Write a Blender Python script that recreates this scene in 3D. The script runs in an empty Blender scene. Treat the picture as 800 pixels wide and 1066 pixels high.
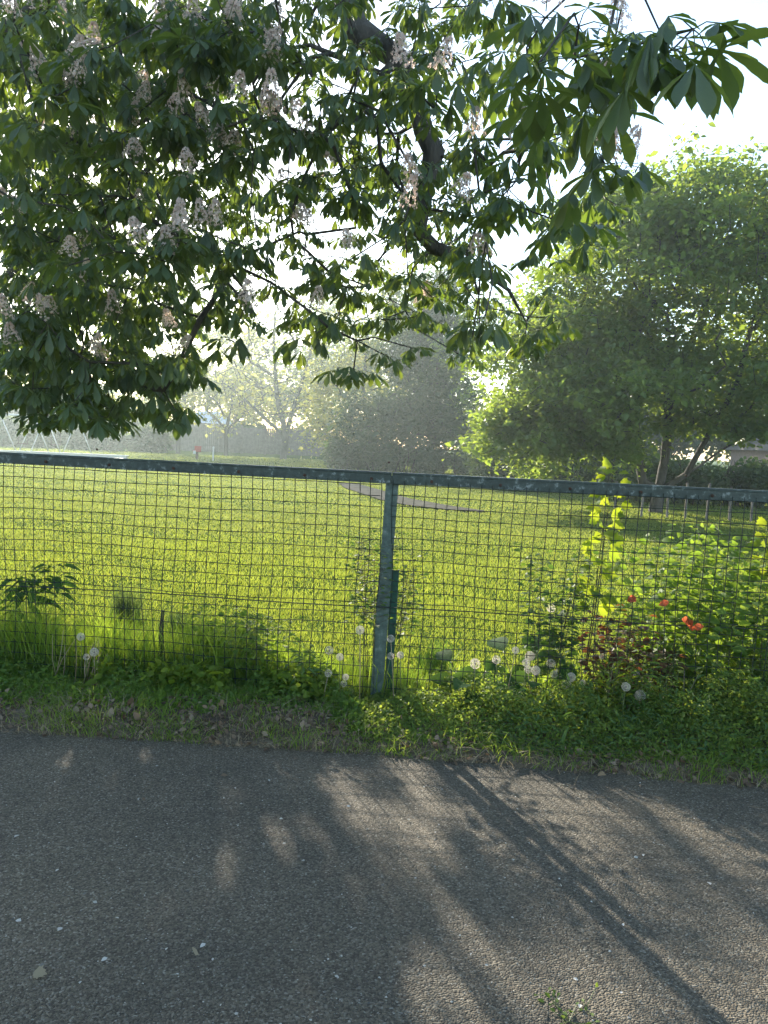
import bpy, math, numpy as np
from mathutils import Vector, Matrix
rs = np.random.RandomState(7)
S = bpy.context.scene
COL = S.collection
rad = math.radians

# ---------------------------------------------------------------- camera
PITCH, ROLL, EYE, FPX = rad(5.2), rad(2.43), 1.25, 800.0
_f = np.array([0, math.cos(PITCH), -math.sin(PITCH)])
_r0 = np.array([1, 0, 0.]); _u0 = np.cross(_r0, _f)
_r = _r0*math.cos(ROLL) + _u0*math.sin(ROLL)
_u = -_r0*math.sin(ROLL) + _u0*math.cos(ROLL)
EYEP = np.array([0, 0, EYE])
cam = bpy.data.cameras.new('camera'); camo = bpy.data.objects.new('camera', cam); COL.objects.link(camo)
camo.matrix_world = Matrix(((_r[0], _u[0], -_f[0], 0), (_r[1], _u[1], -_f[1], 0), (_r[2], _u[2], -_f[2], EYE), (0, 0, 0, 1)))
cam.sensor_fit = 'HORIZONTAL'; cam.angle_x = 2*math.atan(400/FPX)
cam.clip_start = .05; cam.clip_end = 2000
S.camera = camo

def ray(px, py): return _f + _r*(px-400)/FPX + _u*(533-py)/FPX
def G(px, py, z=0.):
    d = ray(px, py); return EYEP + d*(z-EYE)/d[2]
def A(px, py, Y):
    d = ray(px, py); return EYEP + d*Y/d[1]
def proj(P):
    d = np.asarray(P) - EYEP; w = d@_f
    w = np.where(np.abs(w) < 1e-6, 1e-6, w)
    return 400+FPX*(d@_r)/w, 533-FPX*(d@_u)/w, w

# ---------------------------------------------------------------- sky, sun, exposure
SUN_AZ, SUN_EL = rad(21.8), rad(20)           # azimuth left of the view direction
sdir = np.array([-math.sin(SUN_AZ)*math.cos(SUN_EL), math.cos(SUN_AZ)*math.cos(SUN_EL), math.sin(SUN_EL)])
W = bpy.data.worlds.new('World'); S.world = W; W.use_nodes = True
nt = W.node_tree; bg = nt.nodes['Background']
sky = nt.nodes.new('ShaderNodeTexSky'); sky.sky_type = 'NISHITA'; sky.sun_disc = False
sky.sun_elevation = SUN_EL; sky.sun_rotation = -SUN_AZ
sky.air_density = 1.0; sky.dust_density = .35; sky.ozone_density = .6
nt.links.new(sky.outputs[0], bg.inputs[0]); bg.inputs[1].default_value = 0.115
sl = bpy.data.lights.new('sun', 'SUN'); sl.energy = 3.9; sl.angle = rad(0.6); sl.color = (1, .91, .76)
so = bpy.data.objects.new('sun', sl); COL.objects.link(so)
so.rotation_euler = Vector(sdir).to_track_quat('Z', 'Y').to_euler(); so.location = (-8, 20, 9)
S.view_settings.view_transform = 'Standard'; S.view_settings.look = 'None'
S.view_settings.exposure = 2.0; S.view_settings.gamma = 1
cy = S.cycles
cy.use_denoising = True; cy.max_bounces = 9; cy.diffuse_bounces = 5; cy.transmission_bounces = 6
cy.glossy_bounces = 2; cy.transparent_max_bounces = 6; cy.volume_bounces = 0
cy.sample_clamp_indirect = 6; cy.caustics_reflective = False; cy.caustics_refractive = False

# ---------------------------------------------------------------- object helpers
def tag(o, label=None, cat=None, group=None, kind=None):
    if label: o['label'] = label
    if cat: o['category'] = cat
    if group: o['group'] = group
    if kind: o['kind'] = kind
    return o
def empty(name, loc, label=None, cat=None, group=None, rz=0):
    o = bpy.data.objects.new(name, None); COL.objects.link(o)
    o.location = [float(c) for c in loc]; o.rotation_euler = (0, 0, rz); o.empty_display_size = .1
    return tag(o, label, cat, group)
def link_mesh(name, me, mats, parent=None):
    o = bpy.data.objects.new(name, me); COL.objects.link(o)
    for m in (mats if isinstance(mats, (list, tuple)) else [mats]): me.materials.append(m)
    if parent is not None:
        o.parent = parent
    return o
def mesh_np(name, V, Fs, mats, parent=None, smooth=False, mi=None, offset=None):
    """V (N,3); Fs = face index array (n,k) or list of such arrays"""
    V = np.asarray(V, dtype=np.float64)
    if offset is not None: V = V - np.asarray(offset)
    elif parent is not None: V = V - np.array(parent.location)
    if not isinstance(Fs, list): Fs = [Fs]
    Fs = [np.asarray(f) for f in Fs if len(f)]
    me = bpy.data.meshes.new(name)
    me.vertices.add(len(V)); me.vertices.foreach_set('co', V.astype(np.float32).ravel())
    loops = np.concatenate([f.ravel() for f in Fs]); tot = np.concatenate([np.full(len(f), f.shape[1]) for f in Fs])
    start = np.concatenate([[0], np.cumsum(tot)[:-1]])
    me.loops.add(len(loops)); me.loops.foreach_set('vertex_index', loops.astype(np.int32))
    me.polygons.add(len(tot)); me.polygons.foreach_set('loop_start', start.astype(np.int32))
    me.polygons.foreach_set('use_smooth', np.full(len(tot), smooth))
    if mi is not None: me.polygons.foreach_set('material_index', np.asarray(mi, dtype=np.int32))
    me.update(calc_edges=True)
    return link_mesh(name, me, mats, parent)
class MB:
    """collects pieces into one mesh"""
    def __init__(s): s.V = []; s.F = {}; s.n = 0
    def add(s, V, F):
        V = np.asarray(V, float).reshape(-1, 3); s.V.append(V)
        for f in (F if isinstance(F, list) else [F]):
            f = np.asarray(f)
            if len(f): s.F.setdefault(f.shape[1], []).append(f+s.n)
        s.n += len(V)
    def box(s, c, sz, X=(1, 0, 0), Y=(0, 1, 0), Z=(0, 0, 1)):
        X, Y, Z = [np.array(a, float) for a in (X, Y, Z)]; c = np.array(c, float)
        V = [c + X*sz[0]*i/2 + Y*sz[1]*j/2 + Z*sz[2]*k/2 for i in (-1, 1) for j in (-1, 1) for k in (-1, 1)]
        s.add(V, np.array([[0, 1, 3, 2], [4, 6, 7, 5], [0, 4, 5, 1], [2, 3, 7, 6], [0, 2, 6, 4], [1, 5, 7, 3]]))
    def tube(s, P, r, n=6, cap=True):
        V, F = tube(P, r, n); s.add(V, F)
        if cap: 
            k = len(P); s.F.setdefault(n, []).append(np.array([[s.n-k*n+i for i in range(n)][::-1], [s.n-n+i for i in range(n)]]))
    def build(s, name, mats, parent=None, smooth=False):
        return mesh_np(name, np.concatenate(s.V), [np.concatenate(f) for f in s.F.values()], mats, parent, smooth)
def tube(P, r, n=6):
    P = np.asarray(P, float); k = len(P); r = np.broadcast_to(np.asarray(r, float), (k,))
    T = np.gradient(P, axis=0) if k > 1 else np.array([[0, 0, 1.]])
    T /= np.linalg.norm(T, axis=1)[:, None]+1e-9
    ref = np.array([1, 0, 0.]) if abs(T[0][0]) < .8 else np.array([0, 1, 0.])
    N = np.cross(T[0], ref); N /= np.linalg.norm(N)
    out = []
    a = np.arange(n)*2*math.pi/n
    for i in range(k):
        N = N - T[i]*(N@T[i]); N /= np.linalg.norm(N)+1e-9
        B = np.cross(T[i], N)
        out.append(P[i] + r[i]*(np.cos(a)[:, None]*N + np.sin(a)[:, None]*B))
    V = np.concatenate(out)
    i = np.arange(k-1)[:, None]*n; j = np.arange(n)[None]; j2 = (j+1) % n
    F = np.stack([i+j, i+j2, i+n+j2, i+n+j], -1).reshape(-1, 4)
    return V, F
def instance(Vt, Ft, R, T, s=1.):
    """R (n,3,3) columns are the local axes in world; T (n,3)"""
    n = len(T); s = np.broadcast_to(np.asarray(s, float), (n,) if np.ndim(s) < 2 else (n, 3))
    s = s[:, None, None] if s.ndim == 1 else s[:, None, :]
    V = np.einsum('nij,nkj->nki', R, Vt[None]*s) + T[:, None]
    F = [(f[None] + (np.arange(n)*len(Vt))[:, None, None]).reshape(-1, f.shape[1]) for f in (Ft if isinstance(Ft, list) else [Ft])]
    return V.reshape(-1, 3), F
def unit(v): return v/(np.linalg.norm(v, axis=-1, keepdims=True)+1e-9)
def basis(d, nrm):
    """columns: side, d, normal"""
    d = unit(d); s = unit(np.cross(d, nrm)); n = np.cross(s, d)
    return np.stack([s, d, n], -1)

# ---------------------------------------------------------------- materials
def mat(name):
    m = bpy.data.materials.new(name); m.use_nodes = True
    return m, m.node_tree.nodes, m.node_tree.links, m.node_tree.nodes['Principled BSDF']
def ramp(N, stops):
    r = N.new('ShaderNodeValToRGB')
    while len(r.color_ramp.elements) < len(stops): r.color_ramp.elements.new(.5)
    for e, (p, c) in zip(r.color_ramp.elements, stops): e.position = p; e.color = (*c, 1)
    return r
def leaf_mat(name, cols, tcol, tw=.45, rough=.5, spec=.4, bump=0, bscale=200):
    m, N, L, b = mat(name)
    geo = N.new('ShaderNodeNewGeometry')
    st = [(i/(max(1, len(cols)-1)), c) for i, c in enumerate(cols)]
    r = ramp(N, st); L.new(geo.outputs['Random Per Island'], r.inputs[0])
    L.new(r.outputs[0], b.inputs['Base Color'])
    b.inputs['Roughness'].default_value = rough
    b.inputs['Specular IOR Level'].default_value = spec
    t = N.new('ShaderNodeBsdfTranslucent')
    hs = N.new('ShaderNodeMixRGB'); hs.blend_type = 'MIX'
    L.new(geo.outputs['Random Per Island'], hs.inputs[0])
    hs.inputs[1].default_value = (*tcol, 1); hs.inputs[2].default_value = (tcol[0]*1.35, tcol[1]*1.1, tcol[2]*1.1, 1)
    L.new(hs.outputs[0], t.inputs[0])
    mx = N.new('ShaderNodeMixShader'); mx.inputs[0].default_value = tw
    L.new(b.outputs[0], mx.inputs[1]); L.new(t.outputs[0], mx.inputs[2])
    L.new(mx.outputs[0], N['Material Output'].inputs['Surface'])
    if bump:
        tc = N.new('ShaderNodeTexCoord'); nz = N.new('ShaderNodeTexNoise'); nz.inputs['Scale'].default_value = bscale
        bp = N.new('ShaderNodeBump'); bp.inputs['Strength'].default_value = bump; bp.inputs['Distance'].default_value = .004
        L.new(tc.outputs['Object'], nz.inputs[0]); L.new(nz.outputs[0], bp.inputs['Height']); L.new(bp.outputs[0], b.inputs['Normal'])
    return m
def noise_mat(name, cols, scale=8., detail=8, rough=.9, bump=.3, bdist=.01, spec=.3, scale2=None, metallic=0, lo=.3, hi=.7, stretch=None):
    m, N, L, b = mat(name)
    tc = N.new('ShaderNodeTexCoord'); nz = N.new('ShaderNodeTexNoise')
    nz.inputs['Scale'].default_value = scale; nz.inputs['Detail'].default_value = detail; nz.inputs['Roughness'].default_value = .65
    src = tc.outputs['Object']
    if stretch:
        mp = N.new('ShaderNodeMapping'); mp.inputs['Scale'].default_value = stretch; L.new(src, mp.inputs[0]); src = mp.outputs[0]
    L.new(src, nz.inputs['Vector'])
    k = len(cols)-1
    r = ramp(N, [(lo+(hi-lo)*i/k, c) for i, c in enumerate(cols)])
    L.new(nz.outputs[0], r.inputs[0]); L.new(r.outputs[0], b.inputs['Base Color'])
    b.inputs['Roughness'].default_value = rough; b.inputs['Specular IOR Level'].default_value = spec; b.inputs['Metallic'].default_value = metallic
    n2 = N.new('ShaderNodeTexNoise'); n2.inputs['Scale'].default_value = scale2 or scale*4; n2.inputs['Detail'].default_value = 6
    L.new(src, n2.inputs['Vector'])
    bp = N.new('ShaderNodeBump'); bp.inputs['Strength'].default_value = bump; bp.inputs['Distance'].default_value = bdist
    L.new(n2.outputs[0], bp.inputs['Height']); L.new(bp.outputs[0], b.inputs['Normal'])
    return m

def asphalt():
    m, N, L, b = mat('asphalt')
    tc = N.new('ShaderNodeTexCoord')
    # coarse aggregate: voronoi stones, each with its own tone, set in dark binder
    vo = N.new('ShaderNodeTexVoronoi'); vo.inputs['Scale'].default_value = 210; vo.inputs['Randomness'].default_value = 1
    L.new(tc.outputs['Object'], vo.inputs['Vector'])
    r1 = ramp(N, [(0, (.07, .058, .042)), (.45, (.126, .108, .08)), (.8, (.185, .158, .115)), (.975, (.26, .235, .19)), (.99, (.34, .32, .27))])
    sep = N.new('ShaderNodeSeparateColor'); L.new(vo.outputs['Color'], sep.inputs[0]); L.new(sep.outputs[0], r1.inputs[0])
    nz = N.new('ShaderNodeTexNoise'); nz.inputs['Scale'].default_value = 1.3; nz.inputs['Detail'].default_value = 5
    L.new(tc.outputs['Object'], nz.inputs['Vector'])
    r2 = ramp(N, [(.35, (.78, .79, .78)), (.65, (1.25, 1.2, 1.12))]); L.new(nz.outputs[0], r2.inputs[0])
    mx = N.new('ShaderNodeMixRGB'); mx.blend_type = 'MULTIPLY'; mx.inputs[0].default_value = 1
    L.new(r1.outputs[0], mx.inputs[1]); L.new(r2.outputs[0], mx.inputs[2]); L.new(mx.outputs[0], b.inputs['Base Color'])
    b.inputs['Roughness'].default_value = .8; b.inputs['Specular IOR Level'].default_value = .35
    # relief
    v2 = N.new('ShaderNodeTexVoronoi'); v2.inputs['Scale'].default_value = 210; v2.feature = 'SMOOTH_F1'; v2.inputs['Smoothness'].default_value = .25
    L.new(tc.outputs['Object'], v2.inputs['Vector'])
    n3 = N.new('ShaderNodeTexNoise'); n3.inputs['Scale'].default_value = 75; n3.inputs['Detail'].default_value = 6
    L.new(tc.outputs['Object'], n3.inputs['Vector'])
    ad = N.new('ShaderNodeMath'); ad.operation = 'MULTIPLY_ADD'; ad.inputs[1].default_value = -1.0
    L.new(v2.outputs['Distance'], ad.inputs[0]); L.new(n3.outputs[0], ad.inputs[2])
    bp = N.new('ShaderNodeBump'); bp.inputs['Strength'].default_value = 1.0; bp.inputs['Distance'].default_value = .012
    L.new(ad.outputs[0], bp.inputs['Height']); L.new(bp.outputs[0], b.inputs['Normal'])
    return m
M_asphalt = asphalt()
M_soil = noise_mat('soil', [(.06, .045, .03), (.11, .085, .055), (.17, .135, .09)], 14, bump=.8, bdist=.02)
M_lawn = noise_mat('lawn_soil', [(.045, .075, .018), (.06, .095, .02), (.075, .11, .025)], 5, bump=.8, bdist=.03, spec=0, rough=1)
M_path = noise_mat('path_gravel', [(.09, .085, .07), (.15, .14, .115)], 6, bump=.4, spec=0, rough=1)
M_barkc = noise_mat('bark', [(.03, .028, .024), (.075, .068, .058), (.11, .1, .085)], 9, bump=1, bdist=.03, stretch=(1, 1, .35))
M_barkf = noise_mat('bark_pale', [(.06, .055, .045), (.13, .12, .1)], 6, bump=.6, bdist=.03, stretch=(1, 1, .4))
M_twig = noise_mat('twig', [(.04, .03, .022), (.085, .068, .05)], 30, bump=.3)
M_leafc = leaf_mat('chestnut_leaf', [(.05, .08, .05), (.062, .098, .056), (.078, .112, .062)], (.24, .37, .035), .3, .5, .55, bump=.25, bscale=90)
M_leafm = leaf_mat('maple_leaf', [(.042, .088, .032), (.058, .11, .038), (.075, .13, .044)], (.33, .48, .05), .44, .55)
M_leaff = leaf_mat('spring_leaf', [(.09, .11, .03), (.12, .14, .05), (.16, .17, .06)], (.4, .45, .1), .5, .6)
M_leafd = leaf_mat('evergreen_leaf', [(.028, .055, .026), (.042, .075, .034), (.06, .098, .042)], (.16, .25, .05), .32, .6)
M_leafh = leaf_mat('hedge_leaf', [(.05, .085, .035), (.075, .115, .045)], (.26, .38, .08), .42, .6)
M_grass = leaf_mat('grass_blade', [(.05, .1, .018), (.07, .14, .02), (.08, .14, .025), (.1, .15, .03)], (.34, .44, .05), .5, .8, .05)
M_gfar = leaf_mat('field_grass_blade_shaded', [(.045, .09, .018), (.06, .11, .022), (.075, .125, .03)], (.3, .38, .07), .45, .85, .03)  # same lawn grass farther off, tree shade and haze put into its duller colour
M_tall = leaf_mat('tall_grass_blade', [(.06, .13, .03), (.09, .165, .036), (.13, .2, .055)], (.38, .56, .045), .5, .6, .2)
M_dry = leaf_mat('dry_stem', [(.24, .19, .11), (.4, .34, .22)], (.34, .28, .14), .3, .6)
M_herb = leaf_mat('herb_leaf', [(.06, .12, .03), (.09, .16, .036), (.12, .19, .05)], (.32, .5, .04), .48, .6, .2)
M_chick = leaf_mat('chickweed_leaf', [(.08, .14, .035), (.11, .175, .045), (.15, .2, .06)], (.4, .55, .06), .5, .55, .2)
M_herbd = leaf_mat('dark_herb_leaf', [(.05, .1, .036), (.075, .135, .045), (.1, .16, .055)], (.16, .3, .03), .4, .6, .2)
M_bright = leaf_mat('young_leaf', [(.08, .14, .02), (.12, .18, .03)], (.38, .52, .03), .5, .5, .2)
M_broad = leaf_mat('broad_leaf', [(.028, .07, .026), (.04, .085, .03)], (.14, .28, .04), .3, .7, .04, bump=.4, bscale=60)
M_redl = leaf_mat('red_leaf', [(.22, .05, .025), (.26, .07, .03)], (.6, .15, .05), .45, .45)
M_brownl = leaf_mat('bronze_leaf', [(.05, .025, .018), (.07, .04, .022), (.04, .05, .02)], (.25, .1, .03), .35, .5)
M_litter = leaf_mat('dead_leaf', [(.1, .065, .04), (.17, .12, .075), (.27, .21, .14)], (.2, .1, .04), .2, .7)
M_petal = leaf_mat('blossom_petal', [(.7, .6, .55), (.8, .74, .68), (.62, .48, .44), (.5, .42, .3)], (.62, .52, .44), .45, .6)
M_white = leaf_mat('fallen_petal', [(.45, .43, .38), (.7, .68, .62)], (.6, .6, .5), .25, .7)
M_puff = leaf_mat('dandelion_down', [(.6, .59, .54), (.72, .7, .65)], (.72, .7, .62), .55, .8)
M_stemg = leaf_mat('green_stem', [(.08, .13, .03), (.13, .15, .05)], (.2, .3, .05), .2, .5)
M_pebble = leaf_mat('pebble', [(.06, .06, .058), (.12, .115, .1), (.2, .19, .16), (.42, .4, .35)], (.1, .1, .1), 0.0, .75)
def paint_mat(name, base, worn, scale=18, rough=.45):
    m = noise_mat(name, [base, tuple(c*1.5 for c in base), worn], scale, detail=12, bump=.5, bdist=.003, rough=rough, spec=.4, lo=.4, hi=.72)
    return m
M_rail = paint_mat('weathered_green_paint', (.028, .042, .036), (.27, .31, .3), 34)
M_post = paint_mat('faded_green_paint', (.05, .078, .066), (.17, .21, .19), 30)
M_stake = paint_mat('dark_green_paint', (.008, .05, .034), (.02, .075, .055), 20, .4)
M_wire = paint_mat('coated_wire', (.012, .018, .014), (.03, .036, .03), 60, .7)
M_bolt = noise_mat('rust', [(.03, .022, .018), (.09, .05, .03)], 80)

# ---------------------------------------------------------------- ground
E0, E1, E2 = G(0, 762), G(400, 787), G(800, 822)
FB = G(390, 738)                                     # foot of the fence post
fdir = unit(E2-E0); fdir[2] = 0; fdir = unit(fdir); fn = np.array([-fdir[1], fdir[0], 0])   # fn points to the field
def edge_y(x):                                       # road edge
    return np.interp(x, [-60, E0[0], E1[0], E2[0], 60], [E0[1]+.0785*(60+E0[0]), E0[1], E1[1], E2[1], E2[1]-.0785*(60-E2[0])])
def fence_y(x): return FB[1] + (x-FB[0])*fdir[1]/fdir[0]
def wob(x, y, s=1.): return (np.sin(x*1.7*s+1.3)*np.cos(y*1.3*s+.4) + .6*np.sin(x*3.9*s+y*2.7*s) + .35*np.sin(x*8.3*s-y*7.1*s+2))/1.95
def gh(x, y):
    x = np.asarray(x, float); y = np.asarray(y, float)
    d = y - edge_y(x) - .035*wob(x*3, y*0+x, 2.)
    ramp_ = np.clip(d/.12, 0, 1); ramp_ = ramp_*ramp_*(3-2*ramp_)
    mound = .035*np.exp(-((d-.35)/.25)**2)*(1+.5*wob(x, y, 2))
    far = np.clip((y-6)/20, 0, 1)
    return -.006 + ramp_*(.022 + mound + .008*wob(x, y, 3) + .03*far*wob(x*.3, y*.25)) 
def axis(a, b, segs):
    out = []
    for (lo, hi, st) in segs: out.append(np.arange(lo, hi, st))
    return np.concatenate(out+[[b]])
gx = np.concatenate([np.arange(-200, -20, 12), np.arange(-20, -4, 1), np.arange(-4, 4, .045), np.arange(4, 20, 1), np.arange(20, 201, 12)])
gy = np.concatenate([np.arange(-200, -20, 12), np.arange(-20, 2.3, 1.5), np.arange(2.3, 4.6, .04), np.arange(4.6, 12, .25), np.arange(12, 40, 1), np.arange(40, 201, 10)])
X, Y = np.meshgrid(gx, gy); Z = gh(X, Y)
def grid_faces(nx, ny):
    i = np.arange(ny-1)[:, None]*nx + np.arange(nx-1)[None]
    return np.stack([i, i+1, i+nx+1, i+nx], -1).reshape(-1, 4)
GF = grid_faces(len(gx), len(gy))
cyy = (Y[:-1, :-1]+Y[1:, 1:])/2; cxx = (X[:-1, :-1]+X[1:, 1:])/2
near = (cyy < fence_y(cxx)+.25).ravel()
tag(mesh_np('ground', np.stack([X, Y, Z], -1).reshape(-1, 3), GF, [M_lawn, M_soil], smooth=True, mi=near.astype(int)), kind='structure')
rx = np.concatenate([[-60], np.arange(-5, 5.01, .25), [60]])
V = []
for x in rx: V += [(x, -9, -.002), (x, float(edge_y(x))+.06, -.002)]
n = len(rx); i = np.arange(n-1)*2
tag(mesh_np('road', np.array(V), np.stack([i, i+2, i+3, i+1], -1), M_asphalt), kind='structure')
# gravel path across the field
pu = [(352, 502), (372, 503.5), (397, 510.5), (428, 519), (470, 526), (505, 531)]
pl = [(360, 508), (376, 513), (396, 519.5), (424, 525.5), (466, 529.8), (503, 532.5)]
ptsU = [G(*p, .05) for p in pu]; ptsL = [G(*p, .05) for p in pl]
V = []
for a_, b_ in zip(ptsL, ptsU):
    for t in np.linspace(0, 1, 5):
        p = a_*(1-t)+b_*t; p[2] = gh(p[0], p[1]) + .03; V.append(p)
PATHXY = np.array([[p[0], p[1]] for p in ptsL] + [[p[0], p[1]] for p in ptsU[::-1]])
tag(mesh_np('path', np.array(V), grid_faces(5, len(pu)), M_path, smooth=True), kind='structure')
def in_poly(x, y, P):
    c = np.zeros(len(x), bool); j = len(P)-1
    for i in range(len(P)):
        xi, yi = P[i]; xj, yj = P[j]
        c ^= ((yi > y) != (yj > y)) & (x < (xj-xi)*(y-yi)/(yj-yi+1e-12)+xi); j = i
    return c

# ---------------------------------------------------------------- grass
def blades(name, x, y, h, w, m, lean=.5, z=None, seg=3, seed=1, **tg):
    r = np.random.RandomState(seed); n = len(x)
    h = np.broadcast_to(h, (n,)); w = np.broadcast_to(w, (n,))
    a = r.uniform(0, 2*math.pi, n); fa = r.uniform(0, 2*math.pi, n)
    L = np.abs(r.normal(lean, lean*.5, n))*h
    z0 = gh(x, y) - .005 if z is None else z
    rows = []
    for k in range(seg+1):
        t = k/seg
        cx = x + np.cos(a)*L*t**1.8; cyk = y + np.sin(a)*L*t**1.8; cz = z0 + h*(t - .28*t**2.5*np.minimum(L/h, 1))
        ww = w*(1-t**1.6)*.5 + w*.04
        if k < seg:
            rows.append(np.stack([cx-np.cos(fa)*ww, cyk-np.sin(fa)*ww, cz], -1)); rows.append(np.stack([cx+np.cos(fa)*ww, cyk+np.sin(fa)*ww, cz], -1))
        else: rows.append(np.stack([cx, cyk, cz], -1))
    K = len(rows); V = np.stack(rows, 1).reshape(-1, 3)
    b = (np.arange(n)*K)[:, None]
    Q = [np.concatenate([b+2*k, b+2*k+1, b+2*k+3, b+2*k+2], 1) for k in range(seg-1)]
    T = np.concatenate([b+2*seg-2, b+2*seg-1, b+2*seg], 1)
    o = mesh_np(name, V, [np.concatenate(Q), T], m, smooth=True)
    return tag(o, **tg)
def scatter(y0, y1, dens, r, widen=.72, marg=1.0):
    area = 0; ys = []
    n = int(dens*((y1**2-y0**2)*widen + 2*marg*(y1-y0)))
    y = np.sqrt(r.uniform(y0**2, y1**2, n)); x = r.uniform(-1, 1, n)*(widen*y+marg)
    return x, y
r = np.random.RandomState(11)
px_, py_, ph_, pw_ = [], [], [], []
for (y0, y1, d, h, w) in [(3.6, 6, 6000, .042, .0034), (6, 9, 3200, .042, .005), (9, 14, 1700, .042, .008), (14, 24, 560, .045, .014), (24, 46, 90, .06, .035)]:
    x, y = scatter(y0, y1, d, r)
    pat = 1 + .35*wob(x*.22, y*1.3) + .3*wob(x*.9, y*.7) + .2*wob(x, y, 3)
    px_.append(x); py_.append(y); ph_.append(h*.85*np.clip(pat, .75, 1.4)*r.uniform(.7, 1.2, len(x))); pw_.append(np.full(len(x), w)*r.uniform(.7, 1.3, len(x)))
x = np.concatenate(px_); y = np.concatenate(py_); h = np.concatenate(ph_); w = np.concatenate(pw_)
k = (y > fence_y(x)+.12) & ~in_poly(x, y, PATHXY)
x, y, h, w = x[k], y[k], h[k], w[k]
far_ = (y + 2.2*wob(x*.25, y*.3) + r.normal(0, 2.0, len(y))) > 8.5
blades('lawn_grass', x[~far_], y[~far_], h[~far_], w[~far_], M_grass, .55, seed=3, label='bright yellow green lawn grass in the sun just behind the fence', cat='grass', kind='stuff')
blades('field_grass', x[far_], y[far_], h[far_], w[far_], M_gfar, .55, seed=13, label='mown grass covering the farther part of the field, coloured duller for tree shade and haze', cat='grass', kind='stuff')
# tall rough grass along the fence
n = 52000
x = r.uniform(-4.2, 4.2, n); d = np.abs(r.normal(.12, .3, n))*np.where(r.rand(n) < .25, -.6, 1)
y = fence_y(x)+d
pxx, pyy, _ = proj(np.stack([x, y, y*0], -1))
hm = np.interp(x, [-4, -1.9, -1.1, -.5, -.3, .1, .5, 1.2, 2, 4], [.5, .52, .5, .43, .28, .22, .22, .3, .36, .42])
h = hm*r.uniform(.35, 1.12, n)*np.exp(-(d/.55)**2)*(.8+.35*wob(x*2, y*2, 2))
h = np.where(d < 0, h*.2, h)
k = (y > edge_y(x)+.06) & (r.rand(n) < np.interp(x, [-1.8, -.4, -.1, 4], [1, .8, .5, .6]))
blades('tall_grass', x[k], y[k], h[k], r.uniform(.003, .007, n)[k], M_tall, .4, seed=4, seg=4, label='tall rough grass growing up through the foot of the wire fence', cat='grass', kind='stuff')
# short verge grass between road and fence
n = 30000
x = r.uniform(-3.6, 3.6, n); t = r.rand(n)**1.3
y = edge_y(x) + .0 + t*(fence_y(x)-edge_y(x)-.0)
dens = np.clip(.5 + .9*wob(x*1.5, y*2, 2.3) + .25*(t < .25) - .55*np.exp(-(t/.07)**2), 0, 1)
bare = np.exp(-(((x+.55)/.55)**2 + ((t-.62)/.22)**2))
k = r.rand(n) < dens*(1-.9*bare)
blades('verge_grass', x[k], y[k], (.055*r.uniform(.3, 1.5, n)*(1+.5*wob(x, y, 4)))[k], r.uniform(.002, .0038, n)[k], M_tall, .9, seed=5, label='short straggly grass along the road edge in front of the fence', cat='grass', kind='stuff')
n = 11000
x = r.uniform(-3.6, 3.6, n); y = edge_y(x) + r.rand(n)**1.8*.45; k = r.rand(n) < np.clip(.4+.7*wob(x*2, y, 2), 0, 1)
blades('dry_grass', x[k], y[k], r.uniform(.02, .09, n)[k], r.uniform(.0015, .003, n)[k], M_dry, 1.8, seed=6, label='thin dry straw coloured grass scattered along the road edge', cat='dry grass', kind='stuff')

# ---------------------------------------------------------------- leaf templates
def leaf_template(prof, fold=.25, curl=.15, rows=None, wave=0):
    """prof: list of (t, halfwidth) for unit length; returns verts along +Y, quads"""
    V = []; 
    for i, (t, hw) in enumerate(prof):
        z = -curl*t*t
        wv = wave*(1 if i % 2 else -1)
        V += [(-hw, t, z+fold*hw+wv), (0, t, z), (hw, t, z+fold*hw-wv)]
    V = np.array(V, float); F = []
    for i in range(len(prof)-1):
        a = 3*i; F += [[a, a+1, a+4, a+3], [a+1, a+2, a+5, a+4]]
    return V, np.array(F)
T_chest = leaf_template([(0, .006), (.12, .03), (.28, .06), (.45, .1), (.6, .135), (.72, .15), (.82, .132), (.9, .08), (.96, .026), (1, .004)], .35, .18, wave=.006)
T_ovate = leaf_template([(0, .01), (.12, .17), (.3, .3), (.5, .32), (.7, .24), (.88, .1), (1, .005)], .3, .25, wave=.012)
T_simple = leaf_template([(0, .02), (.4, .34), (.75, .22), (1, .01)], .3, .2)
T_lance = leaf_template([(0, .01), (.15, .07), (.4, .12), (.7, .09), (1, .004)], .35, .45)
T_dock = leaf_template([(0, .015), (.1, .12), (.25, .17), (.5, .17), (.75, .12), (.92, .05), (1, .005)], .35, .5, wave=.02)
def lobed():
    pts = [(0, 0), (.22, .02), (.3, .12), (.52, .22), (.42, .32), (.62, .52), (.38, .52), (.34, .62), (.3, .8), (.16, .78), (0, 1.02)]
    R_ = [(x, y, .18*x*x-.12*y*y+.1*x) for x, y in pts]; L_ = [(-x, y, z) for (x, y, z) in R_[1:-1]]
    mid = [(0, .35, -.02), (0, .7, -.08)]
    V = R_ + L_ + mid; nR = len(R_)
    m1, m2 = nR+len(L_), nR+len(L_)+1
    F = []
    for k in range(0, nR-1):
        c = m1 if k < 6 else m2
        F.append([k, k+1, c])
        a = k if k in (0,) else nR+k-1; b = nR+k if k+1 < nR-1 else nR-1
        F.append([b, a, c])
    F.append([6, m2, m1]); F.append([nR+5, m1, m2])
    return np.array(V, float), np.array(F)
T_lobed = lobed()

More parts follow.
